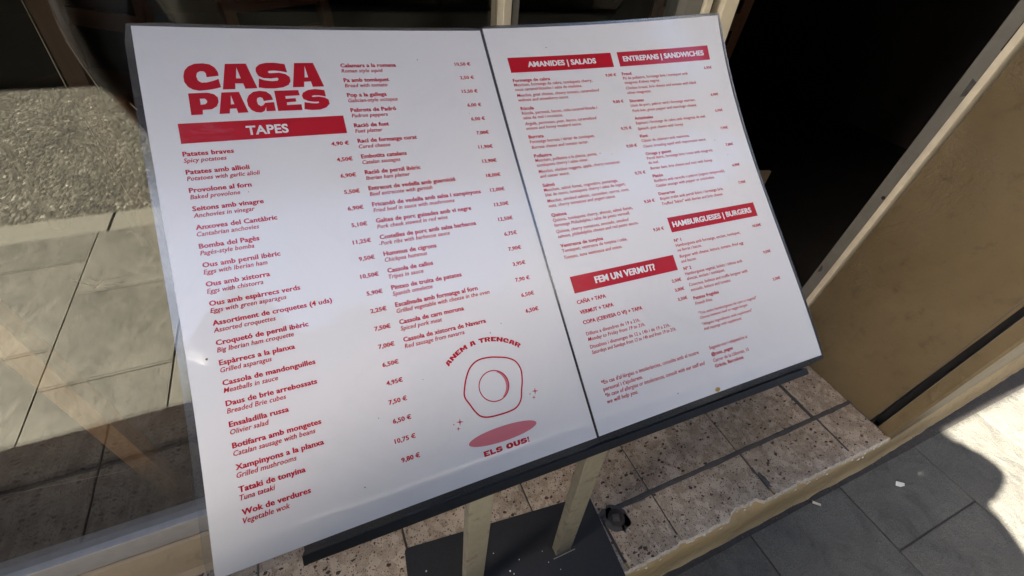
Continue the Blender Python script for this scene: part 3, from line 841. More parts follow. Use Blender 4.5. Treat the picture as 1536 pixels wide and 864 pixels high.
menuL = sheet('l', 'left laminated white menu sheet headed TAPES with big red cafe name')
menuR = sheet('r', 'right laminated white menu sheet with salads, sandwiches and burgers')
L = Print('l')
c1 = [('Patates braves', 'Spicy potatoes'), ('Patates amb allioli', 'Potatoes with garlic alioli'), ('Provolone al forn', 'Baked provolone'),
      ('Seitons amb vinagre', 'Anchovies in vinegar'), ('Anxoves del Cantàbric', 'Cantabrian anchovies'), ('Bomba del Pagès', 'Pagés-style bomba'),
      ('Ous amb pernil ibèric', 'Eggs with Iberian ham'), ('Ous amb xistorra', 'Eggs with chistorra'), ('Ous amb espàrrecs verds', 'Eggs with green asparagus'),
      ('Assortiment de croquetes (4 uds)', 'Assorted croquettes'), ('Croquetó de pernil ibèric', 'Big Iberian ham croquette'), ('Espàrrecs a la planxa', 'Grilled asparagus'),
      ('Cassola de mandonguilles', 'Meatballs in sauce'), ('Daus de brie arrebossats', 'Breaded Brie cubes'), ('Ensaladilla russa', 'Olivier salad'),
      ('Botifarra amb mongetes', 'Catalan sausage with beans'), ('Xampinyons a la planxa', 'Grilled mushrooms'), ('Tataki de tonyina', 'Tuna tataki'), ('Wok de verdures', 'Vegetable wok')]
p1 = ['4,90 €', '4,50€', '6,90€', '5,50€', '6,90€', '5,10€', '11,25€', '9,50€', '10,50€', '5,90€', '2,25€', '7,50€', '7,00€', '6,50€', '4,95€', '7,50 €', '6,50 €', '10,75 €', '9,80 €']
c2 = [('Calamars a la romana', 'Roman style squid'), ('Pa amb tomàquet', 'Bread with tomato'), ('Pop a la gallega', 'Galician-style octopus'), ('Pebrots de Padró', 'Padron peppers'),
      ('Ració de fuet', 'Fuet platter'), ('Raci de formatge curat', 'Cured cheese'), ('Embotits catalans', 'Catalan sausages'), ('Ració de pernil ibèric', 'Iberian ham platter'),
      ('Entrecot de vedella amb guarnició', 'Beef entrecote with garnish'), ('Fricandó de vedella amb salsa i xampinyons', 'Fried beef in sauce with mushrooms'),
      ('Galtes de porc guisades amb vi negre', 'Pork cheek stewed in red wine'), ('Costelles de porc amb salsa barbacoa', 'Pork ribs with barbecue sauce'), ('Hummus de cigrons', 'Chickpea hummus'),
      ('Cassola de callos', 'Tripes in sauce'), ('Pintxo de truita de patates', 'Spanish omelette'), ('Escalivada amb formatge al forn', 'Grilled vegetable with cheese in the oven'),
      ('Cassola de carn moruna', 'Spiced pork meat'), ('Cassola de xistorra de Navarra', 'Red sausage from navarra')]
p2 = ['10,50 €', '2,50 €', '15,50 €', '6,00 €', '6,00 €', '7,00€', '11,90€', '13,90€', '18,00€', '12,00€', '13,50€', '12,50€', '6,75€', '7,90€', '3,95€', '7,90 €', '6,50€', '6,50€']
SP = 15.1
for i, (a, b_) in enumerate(c1):
    put(L, a, 19.9, 115.4 + SP * i, 3.5, sB); put(L, b_, 19.8, 120.8 + SP * i, 3.3, sI)
for i, a in enumerate(p1): put(L, a, 144.2, 115.8 + SP * i, 3.1, sP, 'r')
for i, (a, b_) in enumerate(c2):
    put(L, a, 151.9, 39.4 + SP * i, 3.5, sB2); put(L, b_, 151.7, 44.8 + SP * i, 3.3, sI)
for i, a in enumerate(p2): put(L, a, 276.8, 39.3 + SP * i, 3.1, sP, 'r')
L.build('lettering', M['red'], menuL)

def band(pr, u0, u1, v0, v1, lift=.08):
    nx, ny = 24, 4; co = []; fc = []
    for j in range(ny + 1):
        for i in range(nx + 1): co.append((u0 + (u1 - u0) * i / nx, v0 + (v1 - v0) * j / ny))
    for j in range(ny):
        for i in range(nx): a = j * (nx + 1) + i; fc.append((a, a + 1, a + nx + 2, a + nx + 1))
    pr.tri(co, fc, lift)
def heading(root, side, u0, u1, v0, v1, text, tu0, tu1, tv, cap, bold=.03):
    p = Print(side); band(p, u0, u1, v0, v1); h = p.build('heading_band', M['red'], root)
    q = Print(side); put(q, text, tu0, tv, cap, (bold, 0, 1), 'l', .16, 4, width=tu1 - tu0); q.build('heading_text', M['paper'], h)
heading(menuL, 'l', 20.2, 144.6, 87.7, 104.8, 'TAPES', 66.8, 98.4, 100.6, 7.7)

# traced, heavy display letters
LET = {
'C': [(54.4, 46.2), (54.4, 42.8), (52.7, 38.4), (49.4, 35.4), (44.7, 34.4), (38.7, 34.8), (34.0, 37.2), (31.0, 41.0), (29.6, 46.3), (29.6, 51.5), (31.6, 55.8), (34.8, 58.4), (39.0, 59.5), (45.0, 59.0), (50.3, 58.0), (54.6, 56.8), (53.9, 49.0), (49.8, 50.8), (45.2, 52.1), (41.5, 52.2), (39.2, 50.3), (38.5, 46.4), (39.5, 43.1), (41.8, 41.7), (44.4, 42.0), (45.6, 43.7), (45.7, 47.3)],
'A': [(60.4, 35.0), (76.0, 34.8), (81.2, 58.5), (72.2, 58.7), (71.2, 53.7), (65.4, 53.5), (64.7, 58.9), (55.6, 58.9)],
'Ah': [(68.4, 38.5), (66.7, 48.8), (70.2, 48.9)],
'S': [(105.9, 35.6), (97.9, 34.1), (91.3, 34.2), (86.2, 35.6), (82.9, 38.7), (82.3, 42.7), (83.7, 46.8), (87.3, 49.1), (92.9, 49.5), (97.9, 48.8), (98.8, 50.0), (97.8, 51.7), (93.3, 52.1), (87.8, 51.1), (83.7, 49.3), (82.2, 57.8), (87.3, 58.9), (94.6, 59.2), (101.3, 58.2), (105.8, 56.0), (107.9, 52.4), (107.8, 48.3), (105.1, 45.4), (100.3, 44.0), (95.4, 44.3), (92.5, 44.4), (91.5, 43.1), (92.5, 42.1), (96.6, 41.9), (101.4, 42.5), (106.6, 43.9)],
'A2': [(113.7, 34.6), (129.2, 34.5), (134.2, 58.4), (124.8, 58.5), (124.1, 53.1), (118.6, 53.3), (117.8, 58.4), (108.7, 58.4)],
'A2h': [(121.7, 37.5), (119.8, 49.1), (122.7, 48.9)],
'P': [(30.8, 61.7), (44.6, 61.4), (48.8, 63.0), (51.0, 65.9), (50.9, 70.2), (49.1, 73.9), (45.4, 76.4), (38.8, 76.7), (38.4, 80.7), (30.4, 80.8)],
'Ph': [(38.2, 66.7), (41.7, 66.7), (43.0, 68.5), (42.8, 70.3), (41.3, 71.7), (38.1, 72.0)],
'B': [(54.1, 61.6), (66.9, 61.5), (71.1, 80.6), (63.5, 80.7), (62.9, 76.5), (58.1, 76.6), (57.4, 80.8), (50.0, 80.8)],
'Bh': [(60.5, 64.4), (59.3, 72.7), (61.9, 72.6)],
'G': [(91.3, 69.8), (90.3, 65.0), (87.2, 61.9), (82.2, 61.0), (77.3, 61.8), (73.5, 64.9), (71.5, 69.2), (71.6, 74.5), (73.5, 78.5), (76.7, 80.8), (80.5, 81.3), (83.1, 80.0), (84.9, 76.2), (84.6, 80.3), (91.7, 80.2), (91.6, 72.0), (84.7, 72.4), (83.2, 74.4), (81.1, 75.3), (79.2, 73.6), (78.8, 70.5), (79.5, 67.8), (81.7, 66.9), (83.5, 67.9), (84.0, 70.7)],
'E': [(93.4, 61.3), (112.4, 61.3), (112.8, 66.4), (101.3, 66.7), (101.2, 69.3), (109.0, 69.0), (109.0, 72.3), (101.5, 72.7), (101.2, 75.3), (112.7, 75.0), (112.5, 80.6), (93.4, 80.5)],
'Z': [(133.7, 62.0), (126.2, 60.7), (120.0, 61.5), (115.7, 64.0), (114.4, 67.0), (115.1, 70.1), (118.9, 72.3), (123.9, 73.2), (126.9, 73.1), (127.1, 74.2), (125.3, 74.8), (121.1, 74.4), (115.4, 73.1), (114.2, 79.9), (119.9, 81.0), (126.7, 81.0), (132.3, 79.0), (135.6, 75.6), (135.5, 71.4), (132.4, 69.2), (128.2, 68.3), (123.0, 68.5), (122.2, 67.6), (124.2, 66.8), (128.5, 67.0), (133.8, 68.5)]}
def smooth_poly(P, ang=42):
    """round the gentle corners of a traced outline, keep the sharp ones"""
    n = len(P); out = []
    for i in range(n):
        a, p, c = Vector(P[i - 1]), Vector(P[i]), Vector(P[(i + 1) % n])
        t = math.degrees((p - a).angle(c - p))
        if t > ang or t < 3: out.append(tuple(p))
        else:
            out += [tuple(p.lerp(a, .25)), tuple(p.lerp(a, .09).lerp(c, .0)), tuple(p.lerp(c, .09)), tuple(p.lerp(c, .25))]
    return out
def fill(pr, polys, lift=.10, sm=True):
    cu = bpy.data.curves.new('outline', 'CURVE'); cu.dimensions = '2D'; cu.fill_mode = 'BOTH'
    for P in polys:
        if sm: P = smooth_poly(P)
        s_ = cu.splines.new('POLY'); s_.points.add(len(P) - 1); s_.use_cyclic_u = True
        for q, (x, y) in zip(s_.points, P): q.co = (x, -y, 0, 1)
    ob = bpy.data.objects.new('outline', cu); me = bpy.data.meshes.new_from_object(ob)
    pr.tri([(v.co.x, -v.co.y) for v in me.vertices], [tuple(p.vertices) for p in me.polygons], lift)
    bpy.data.meshes.remove(me); bpy.data.objects.remove(ob); bpy.data.curves.remove(cu)
p = Print('l')
for ks in (('C',), ('A', 'Ah'), ('S',), ('A2', 'A2h'), ('P', 'Ph'), ('B', 'Bh'), ('G',), ('E',), ('Z',)):
    fill(p, [LET[k_] for k_ in ks])
p.build('logo_lettering', M['red'], menuL)

# heavy wide letters on a unit box (x right, y up) for the slogan
def norm(keys):
    xs = [q[0] for q in LET[keys[0]]]; ys = [q[1] for q in LET[keys[0]]]
    x0, x1, y0, y1 = min(xs), max(xs), min(ys), max(ys)
    return [[((q[0] - x0) / (x1 - x0), (y1 - q[1]) / (y1 - y0)) for q in LET[k_]] for k_ in keys]
GL = {'A': (norm(('A', 'Ah')), 1.0), 'C': (norm(('C',)), .98), 'E': (norm(('E',)), .88), 'S': (norm(('S',)), 1.0),
      'N': ([[(0, 0), (0, 1), (.32, 1), (.66, .5), (.66, 1), (1, 1), (1, 0), (.70, 0), (.34, .50), (.34, 0)]], 1.05),
      'M': ([[(0, 0), (.03, 1), (.30, 1), (.5, .55), (.70, 1), (.97, 1), (1, 0), (.72, 0), (.70, .5), (.56, .14), (.44, .14), (.30, .5), (.28, 0)]], 1.2),
      'T': ([[(0, .68), (0, 1), (1, 1), (1, .68), (.68, .68), (.68, 0), (.32, 0), (.32, .68)]], .92),
      'R': ([[(0, 0), (0, 1), (.70, 1), (.92, .90), (.97, .68), (.88, .48), (.76, .42), (1, 0), (.62, 0), (.46, .36), (.36, .36), (.36, 0)], [(.36, .58), (.36, .76), (.55, .76), (.62, .67), (.55, .58)]], 1.0),
      'L': ([[(0, 0), (0, 1), (.38, 1), (.38, .30), (1, .30), (1, 0)]], .82),
      'O': ([[(.3, 0), (.1, .12), (0, .35), (0, .65), (.1, .88), (.3, 1), (.7, 1), (.9, .88), (1, .65), (1, .35), (.9, .12), (.7, 0)], [(.45, .27), (.37, .4), (.37, .6), (.45, .73), (.55, .73), (.63, .6), (.63, .4), (.55, .27)]], 1.1),
      'U': ([[(0, 1), (.36, 1), (.36, .4), (.44, .27), (.56, .27), (.64, .4), (.64, 1), (1, 1), (1, .35), (.88, .1), (.65, 0), (.35, 0), (.12, .1), (0, .35)]], 1.05),
      '!': ([[(.1, 1), (.9, 1), (.72, .38), (.28, .38)], [(.2, 0), (.2, .26), (.8, .26), (.8, 0)]], .35), ' ': ([], .45)}
def slogan(pr, text, h, total, place):
    gap = .07; tw = sum(GL[c][1] + gap for c in text) - gap; sc = total / tw; x = 0
    for c in text:
        polys, w_ = GL[c]
        if polys: fill(pr, [[place(x * sc + q[0] * w_ * sc, q[1] * h) for q in P] for P in polys], sm=False)
        x += w_ + gap
p = Print('l')
RC, CX, CY = 48.2, 215.9, 360.8
arc = RC * 2 * math.asin(32.6 / RC)
def on_arc(s_, y):
    th = (s_ - arc / 2) / RC
    return (CX + (RC + y) * math.sin(th), CY - (RC + y) * math.cos(th))
slogan(p, 'ANEM A TRENCAR', 4.0, arc, on_arc)
p.build('slogan_lettering', M['red'], menuL); p = Print('l')
slogan(p, 'ELS OUS!', 4.3, 41.5, lambda s_, y: (194.0 + s_, 404.2 - y))
p.build('slogan_lettering', M['red'], menuL)
# plain fried egg drawing, sparkles and flat oval shadow
p = Print('l')
p_ = [(183.9 + 61.6 * (.5 + .5 * math.cos(6.283 * i / 48)), 391.0 + 6.1 * math.sin(6.283 * i / 48)) for i in range(48)]
fill(p, [p_], .07, False); p.build('print_oval', M['pink'], menuL)
EGG = [(218.71, 326.37), (227.04, 328.23), (235.47, 331.12), (241.87, 336.0), (244.54, 343.99), (243.12, 353.07), (240.3, 360.76), (237.27, 368.67), (231.81, 373.68), (224.37, 375.21), (214.14, 375.29), (205.51, 374.52), (199.5, 372.03), (195.74, 367.0), (192.76, 360.12), (190.11, 352.88), (192.08, 345.36), (196.18, 336.8), (201.47, 330.12), (209.07, 326.36)]
def loop_cr(P, sub=6):
    out = []; n = len(P)
    for i in range(n):
        p0, p1_, p2_, p3 = (Vector(P[(i + k_) % n]) for k_ in (-1, 0, 1, 2))
        for j in range(sub):
            t = j / sub
            q = .5 * ((2 * p1_) + (p2_ - p0) * t + (2 * p0 - 5 * p1_ + 4 * p2_ - p3) * t * t + (3 * p1_ - p0 - 3 * p2_ + p3) * t ** 3)
            out.append((q.x, q.y))
    return out
def stroke(pr, P, wd, lift=.1):
    n = len(P); co = []; fc = []
    for i in range(n):
        a, c = Vector(P[i - 1]), Vector(P[(i + 1) % n]); t = (c - a).normalized(); nn = Vector((-t.y, t.x)) * wd / 2; q = Vector(P[i])
        co += [tuple(q + nn), tuple(q - nn)]
    for i in range(n):
        j = (i + 1) % n; fc.append((2 * i, 2 * i + 1, 2 * j + 1, 2 * j))
    pr.tri(co, fc, lift)
p = Print('l')
stroke(p, loop_cr(EGG), 1.3)
YC = [(217.2 + 13.3 * math.cos(6.283 * i / 60), 351.0 + 13.0 * math.sin(6.283 * i / 60)) for i in range(60)]
stroke(p, YC, .9)
for cx, cy, r_ in ((252.0, 365.2, 3.2), (181.2, 371.4, 3.2), (249.5, 370.1, 2.0), (178.6, 376.2, 2.0), (246.8, 366.3, 1.1), (175.8, 372.0, 1.1)):
    P = []
    for i in range(8):
        a = 6.283 * i / 8 + .2; rr = r_ if i % 2 == 0 else r_ * .22
        P.append((cx + rr * math.cos(a), cy + rr * math.sin(a)))
    fill(p, [P], .1, False)
p.build('egg_drawing', M['red'], menuL)
p = Print('l')
P = [(217.2 + 13.0 * math.cos(a / 20 * 2.2 - 1.1), 351.0 + 12.7 * math.sin(a / 20 * 2.2 - 1.1)) for a in range(21)] + [(215.3 + 12.6 * math.cos(a / 20 * 2.0 - 1.0), 351.0 + 12.9 * math.sin(a / 20 * 2.0 - 1.0)) for a in range(20, -1, -1)]
fill(p, [P], .09, False); p.build('yolk_shade', M['pink'], menuL)

Rr_ = Print('r')
sal = [(61.5, 'Formatge de cabra', 66.5, ['Mesclum, formatge de cabra, tomàquets cherry,', 'nous caramel·litzades i salsa de maduixa.'], 78.3, ['Mesclun, goat cheese, cheery tomato, caramelized', 'walnuts and strawberry sauce.'], '9,00 €', 61.8),
       (93.2, 'Rúcula', 98.4, ['Rúcula, parmesà, bacon, ceba caramel·litzada i', 'salsa de mel i mostassa.'], 110.2, ['Argula, parmesan, pear, bacon, caramelized', 'onions and honey mustard sauce.'], '9,00 €', 93.6),
       (125.0, 'Burrata', 130.4, ['Formatge burrata i tàrtar de tomàquet.'], 136.5, ['Burrata cheese and tomato tartar.'], '9,75 €', 125.6),
       (146.1, 'Pollastre', 151.0, ['Mezclum, pollastre a la planxa, poma,', 'tomàquets cherry i salsa cèsar.'], 163.1, ['Mesclun, chicken nuggets, apple, cherry tomatoes', 'and caesar sauce.'], '9,50 €', 146.5),
       (178.3, 'Salmó', 183.3, ['Mezclum, salmó fumat, cogombre, pastanaga,', 'blat de moro, tomàquets cherry i salsa de iogurt.'], 195.0, ['Mesclun, smoked salmón, cucumber, carrot, corn,', 'nuts, cherry tomatoes and yogurt sauce.'], '9,75 €', 178.5),
       (210.3, 'Quinoa', 215.6, ['Quinoa, tomàquets cherry, alvocat, salmó fumat,', 'formatge Philadelphia i salsa de pesto vermell.'], 227.5, ['Quinoa, cherry tomatoes, avocado, smoked', 'salmon, philadelphia cheese and red pesto sauce.'], '9,50 €', 211.6),
       (242.5, 'Ventresca de tonyina', 247.7, ['Tomàquet, ventresca de tonyina i ceba.'], 254.5, ['Tomato, tuna ventresca and onion.'], '9,50 €', 243.8)]
for v0, t, v1, ca, v2, en, pc, vp in sal:
    put(Rr_, t, 18.1, v0, 3.2, sF)
    for i, s_ in enumerate(ca): put(Rr_, s_, 18.1, v1 + 5.25 * i, 3.05, sD)
    for i, s_ in enumerate(en): put(Rr_, s_, 18.1, v2 + 5.25 * i, 3.05, sDi)
    put(Rr_, pc, 142.4, vp, 2.9, sP, 'r')
san = [(61.5, 'Freud', 66.8, ['Pit de pollastre, formatge brie i tomàquet amb', "vinagreta d'olives negres."], 78.7, ['Chicken breast, brie cheese and tomato with black', 'olives vinagrette.'], '6,95€', 62.0),
       (94.2, 'Sòcrates', 99.7, ['Llom de porc, pebrot verd i formatge marrasc.'], 106.1, ['Pork loin, green pepper and manchego cheese.'], '6,90€', 95.4),
       (115.3, 'Aristóteles', 121.0, ['Espinacs i formatge de cabra amb vinagreta de mel.'], 127.7, ['Spinach, goat cheese with honey.'], '6,90€', 115.6),
       (136.7, 'Kant', 142.3, ['Clàssic de calamars amb maionesa.'], 149.0, ['Classic breading squid with mayonnaise sauce.'], '7,90€', 137.8),
       (158.0, 'Ortega y gasset', 163.2, ['Pernil ibèric, formatge brie i nous amb vinagreta', 'de mel.'], 175.2, ['Iberian ham, brie cheese and nuts with honey.'], '7,80€', 159.0),
       (184.5, 'Platón', 190.1, ['Botifarra amb carxofa o pebrot (segons temporada).'], 195.9, ['Catalan sausage with pepper or artichokes.'], '6,90€', 185.0),
       (205.4, 'Descartes', 211.1, ['Biquini trufat amb pernil ibèric i formatge brie.'], 217.2, ['Truffled "bikini" with iberian and brie cheese.'], '7,90€', 207.0),
       (259.6, 'Nº 1', 265.1, ['Hamburguesa amb formatge, enciam, tomàquet,', 'ou ferrat i bacon.'], 277.5, ['Burguer with cheese, lettuce, tomato, fried egg', 'and bacon.'], '10,50€', 261.0),
       (291.4, 'Nº 2', 297.0, ['Hamburguesa vegetal, bolets i tòfona amb', 'alvocat, enciam i tomàquet.'], 309.2, ['Couscous, boletus and truffle burguer with', 'avocado, lettuce and tomato.'], '9,50€', 293.3),
       (323.9, 'Patates fregides', 0, [], 329.6, ['French fries.'], '2,50€', 325.6)]
for v0, t, v1, ca, v2, en, pc, vp in san:
    put(Rr_, t, 150.2, v0, 3.1, sF)
    for i, s_ in enumerate(ca): put(Rr_, s_, 150.2, v1 + 5.4 * i, 3.0, sD)
    for i, s_ in enumerate(en): put(Rr_, s_, 150.2, v2 + 5.6 * i, 3.0, sDi)
    put(Rr_, pc, 274.6, vp, 2.7, (BOLD, 0, sP[2] * .98), 'r')
for i, s_ in enumerate(('CAÑA + TAPA', 'VERMUT + TAPA', 'COPA (CERVESA O VI) + TAPA')): put(Rr_, s_, 17.7, 300.1 + 10.0 * i, 3.6, sC)
for s_, v in (('2,50€', 301.3), ('3,00€', 311.2), ('3,50€', 321.2)): put(Rr_, s_, 142.8, v, 2.9, sP, 'r')
for s_, v, it_ in (('Dilluns a divendres de 19 a 21h.', 330.9, 0), ('Monday to Friday from 19 to 21h.', 336.4, 1), ('Dissabtes i diumenges de 12 a 14h i de 19 a 21h.', 343.6, 0), ('Saturdays and Sundays from 12 to 14h and from 19 to 21h.', 348.9, 1)):
    put(Rr_, s_, 17.5, v, 3.05, sDi if it_ else sD, width=None if len(s_) < 50 else 99.4)
for s_, v, it_ in (("*En cas d'al·lèrgies o intoleràncies, consulta amb el nostre", 377.9, 0), ("personal i t'ajudarem.", 384.0, 0), ('*In case of allergies or intolerances, consult with our staff and', 389.8, 1), ('we will help you.', 395.6, 1)):
    put(Rr_, s_, 17.8, v, 3.3, sDi if it_ else sD, width={60: 117.0, 64: 120.6}.get(len(s_)) or (117.0 if s_.startswith('*En') else (120.6 if s_.startswith('*In') else None)))
for s_, v, it_, wd in (('"Tria entre hamburguesa de carn o vegetal"', 340.0, 0, 81.5), ('Choose between beef or veggie burger.', 344.9, 1, None), ('"Afegeix ingredients amb suplement"', 351.8, 0, 69.8), ('Add toppings with supplement.', 357.0, 1, None)):
    put(Rr_, s_, 150.4, v, 2.6, (REG, .2 * it_, sD[2] * 1.02), width=wd)
put(Rr_, "Segueix-nos i etiqueta'ns a:", 149.6, 377.2, 3.1, sD); put(Rr_, '@casa_pages', 149.6, 383.9, 3.1, sF)
put(Rr_, 'Carrer de la Llibertat, 15', 149.6, 390.5, 3.1, sD); put(Rr_, 'Gràcia, Barcelona', 149.6, 396.3, 3.1, sF)
Rr_.build('lettering', M['red'], menuR)
heading(menuR, 'r', 18.6, 142.7, 33.9, 51.0, 'AMANIDES | SALADS', 39.6, 121.6, 45.2, 5.9)
heading(menuR, 'r', 150.7, 275.2, 33.9, 51.1, 'ENTREPANS | SANDWICHES', 156.9, 267.7, 45.2, 5.9)
heading(menuR, 'r', 18.1, 142.8, 272.7, 289.5, 'FEM UN VERMUT?', 43.8, 115.8, 284.0, 6.5)
heading(menuR, 'r', 150.8, 274.9, 231.9, 248.7, 'HAMBURGUESES | BURGERS', 155.0, 267.8, 243.2, 5.9)
# specks and stains
for side, root, items in (('l', menuL, [(12.6, 275, .9), (224, 32.4, .5), (226, 306, .5), (150.5, 210, .5), (60, 150, .35), (262, 92, .4), (238, 300, .4), (120, 350, .4), (160, 330, .35), (100, 396, .5)]),
                          ('r', menuR, [(94, 149.4, .55), (66, 24, .55), (108, 152, .4), (113, 232, .5), (250, 150, .5), (96, 408, .6), (262, 170, .4), (30, 150, .4)])):
    p = Print(side)
    for i, (U, V, r_) in enumerate(items): p.tri(blob(U, V, r_, 0, i * 1.3, n=8), [tuple(range(8))], .2)
    p.build('speck', M['brown_dot'], root)['kind'] = 'stuff'
p = Print('r'); p.tri(blob(144, 417.3, 2.4, 0, 2.2, n=12, sx=1.5, sy=.9), [tuple(range(12))], .2); p.build('stain', M['yellow_dot'], menuR)

# ------------------------------------------------------------------ litter
def scrap_mesh(name, mat, pts, z, lift, label, cat):
    n = len(pts); b = MB()
    b.add([(x, y, z + h) for (x, y, h) in pts] + [(x, y, z + h + lift) for (x, y, h) in pts], [tuple(range(n)), tuple(range(n, 2 * n))] + [(i, (i + 1) % n, n + (i + 1) % n, n + i) for i in range(n)])
    return tag(b.build(name, mat), label, cat)
sx, sy = 1.412, .062
scrap_mesh('paper_scrap', M['scrap'], [(sx - .016, sy + .004, .001), (sx - .004, sy + .012, .003), (sx + .006, sy + .006, .001), (sx + .016, sy - .002, .002), (sx + .006, sy - .008, .004), (sx - .006, sy - .005, .001)], -1.269, .0006, 'small torn white paper scrap lying on the shaded pavement', 'paper scrap')
cg = empty('cigarette_end', 'crushed cigarette end lying on the pavement against the step', 'cigarette end')
b = MB(); n = 10
p0, p1c = Vector((1.097, .134, -1.2655)), Vector((1.119, .112, -1.2655))
def tube(b, a, c, r0, r1, n=10):
    d = (c - a).normalized(); u_ = d.cross(Vector((0, 0, 1))).normalized(); v_ = d.cross(u_)
    vs = [tuple(a + (u_ * math.cos(6.283 * i / n) + v_ * math.sin(6.283 * i / n)) * r0) for i in range(n)] + [tuple(c + (u_ * math.cos(6.283 * i / n) + v_ * math.sin(6.283 * i / n)) * r1) for i in range(n)]
    b.add(vs, [(i, (i + 1) % n, n + (i + 1) % n, n + i) for i in range(n)] + [tuple(range(n)), tuple(range(n, 2 * n))])
tube(b, p0.lerp(p1c, .28), p1c, .0036, .0033); b.build('filter', M['filter'], cg)
b = MB(); tube(b, p0, p0.lerp(p1c, .28), .0026, .0036); b.build('burnt_tip', M['rust'], cg)

gr = MB(); rnd = random.Random(21)
for i in range(260):
    if i % 3: x = rnd.uniform(.65, 2.2); y = .150 - abs(rnd.gauss(0, .03)) + max(0, x - 1.46) * .042
    else: x = rnd.uniform(.65, 2.2); y = rnd.uniform(-.2, .14)
    q = rnd.uniform(.0006, .0022)
    gr.prism(blob(x, y, q, 0, i * .7, n=5), -1.2705, -1.2705 + q)
tag(gr.build('grit', M['mortar']), 'dark grit swept along the foot of the step', 'grit', kind='stuff')
# ------------------------------------------------------------------ across the street
ob2 = empty('apartment_building', 'taller grey plastered apartment block further along across the street', 'building')
b = MB(); b.box(4.6, 14, -7, -3.075, 6.21, 8.9); b.build('wall', M['fac_a'], ob2)
b = MB(); b.box(4.55, 14.05, -7, -2.99, 8.902, 9.05); b.build('cornice', M['fac_a'], ob2)
b = MB(); b.box(9.06, 14, -7, -3.072, -1.30, 6.209); b.build('lower_wall', M['fac_a'], ob2)
op = empty('apartment_building', 'pale plastered apartment block with black shop front across the street', 'building')
b = MB(); b.box(-9, 9, -7, -3.07, 1.6, 6.05); b.build('wall', M['fac_a'], op)
b = MB(); b.box(-9, 9, -7, -3.062, -1.30, 1.598); b.build('shop_front', M['fac_dark'], op)
b = MB(); b.box(-9.05, 9.05, -7, -2.98, 6.052, 6.2); b.build('cornice', M['fac_a'], op)
for fl in (2.15, 4.15):
    for i in range(8):
        x = -8 + i * 2.1
        fr = box('window', M['alu_dull'], x, x + .95, -3.069, -3.02, fl, fl + 1.45, op, bevel=.006)
        for q in (0, 1):
            box('pane', M['win_dark'], x + .05 + q * .44, x + .46 + q * .44, -3.0198, -3.012, fl + .06, fl + 1.39, fr)
dp = empty('drainpipe', 'white painted drainpipe on the black shop front across the street', 'drainpipe')
b = MB(); tube(b, Vector((-.80, -2.99, -1.27)), Vector((-.80, -2.99, 1.55)), .038, .038, 16); b.build('pipe', M['white'], dp, smooth=False)
for z in (-.9, .3, 1.3):
    box('bracket', M['alu_dull'], -.845, -.755, -3.061, -2.945, z, z + .03, dp)

# ------------------------------------------------------------------ the photographer (outside the picture, shades the pavement)
per = empty('person', 'person in pale grey shirt and grey jeans standing at the menu holding up a phone', 'person')
FW = Vector((.966, .259, 0)); RT = Vector((.259, -.966, 0)); PC = Vector((-.190, -.075, -1.27))
def loc(r_, f_, h_): q = PC + RT * r_ + FW * f_; return Vector((q.x, q.y, q.z + (h_ if h_ < .9 else .9 + (h_ - .9) * .88)))
def skin(name, mat, pts, edges, rad, parent, lev=2, root=0):
    me = bpy.data.meshes.new(name); me.from_pydata([tuple(p + Vector((0, 0, HC))) for p in pts], edges, [])
    o = link(bpy.data.objects.new(name, me), parent)
    md = o.modifiers.new('s', 'SKIN'); md.use_smooth_shade = True
    for i, r_ in enumerate(rad):
        me.skin_vertices[0].data[i].radius = (r_[0], r_[1]) if isinstance(r_, tuple) else (r_, r_)
    me.skin_vertices[0].data[root].use_root = True
    o.modifiers.new('u', 'SUBSURF').levels = lev; o.modifiers['u'].render_levels = lev
    me.materials.append(mat)
    return o
CR, CF = .000, .200
pts = [loc(0, 0, .93), loc(0, .0, 1.08), loc(0, .01, 1.22), loc(0, .0, 1.33), loc(-.03, .03, 1.40), loc(-.06, .065, 1.47), loc(-.08, .09, 1.55),
       loc(.15, -.01, 1.33), loc(.215, .0, 1.20), loc(.23, .03, 1.06), loc(.19, .11, 1.20), loc(CR + .055, CF - .015, 1.30),
       loc(-.15, -.01, 1.33), loc(-.175, -.03, 1.20), loc(-.175, -.06, 1.04), loc(-.17, -.05, .93), loc(-.165, -.02, .82),
       loc(.09, 0, .86), loc(.10, .02, .48), loc(.105, -.02, .10), loc(.11, .10, .045),
       loc(-.09, 0, .86), loc(-.10, .02, .48), loc(-.105, -.02, .10), loc(-.11, .10, .045)]
ed = [(0, 1), (1, 2), (2, 3), (3, 4), (4, 5), (5, 6), (3, 7), (7, 8), (8, 9), (9, 10), (10, 11), (3, 12), (12, 13), (13, 14), (14, 15), (15, 16), (0, 17), (17, 18), (18, 19), (19, 20), (0, 21), (21, 22), (22, 23), (23, 24)]
rad = [(.11, .055), (.10, .05), (.12, .055), (.10, .05), .045, (.07, .085), (.075, .09), .06, .048, .042, .036, .027, .06, .048, .042, .036, .027, .085, .058, .042, .038, .085, .058, .042, .038]
skin('body', M['skin'], pts, ed, rad, per)
def grown(idx, k_): return [(rad[i][0] * k_, rad[i][1] * k_ * .72) if isinstance(rad[i], tuple) else rad[i] * min(k_, 1.3) for i in idx]
b = MB(); nr = 28; rings = ((.76, .170, .085, .0), (.84, .178, .092, .0), (.98, .168, .090, .0), (1.12, .165, .086, .0), (1.24, .185, .088, .0), (1.33, .190, .078, .0), (1.385, .185, .068, .0), (1.43, .150, .062, .01), (1.47, .080, .055, .012))
vs = []
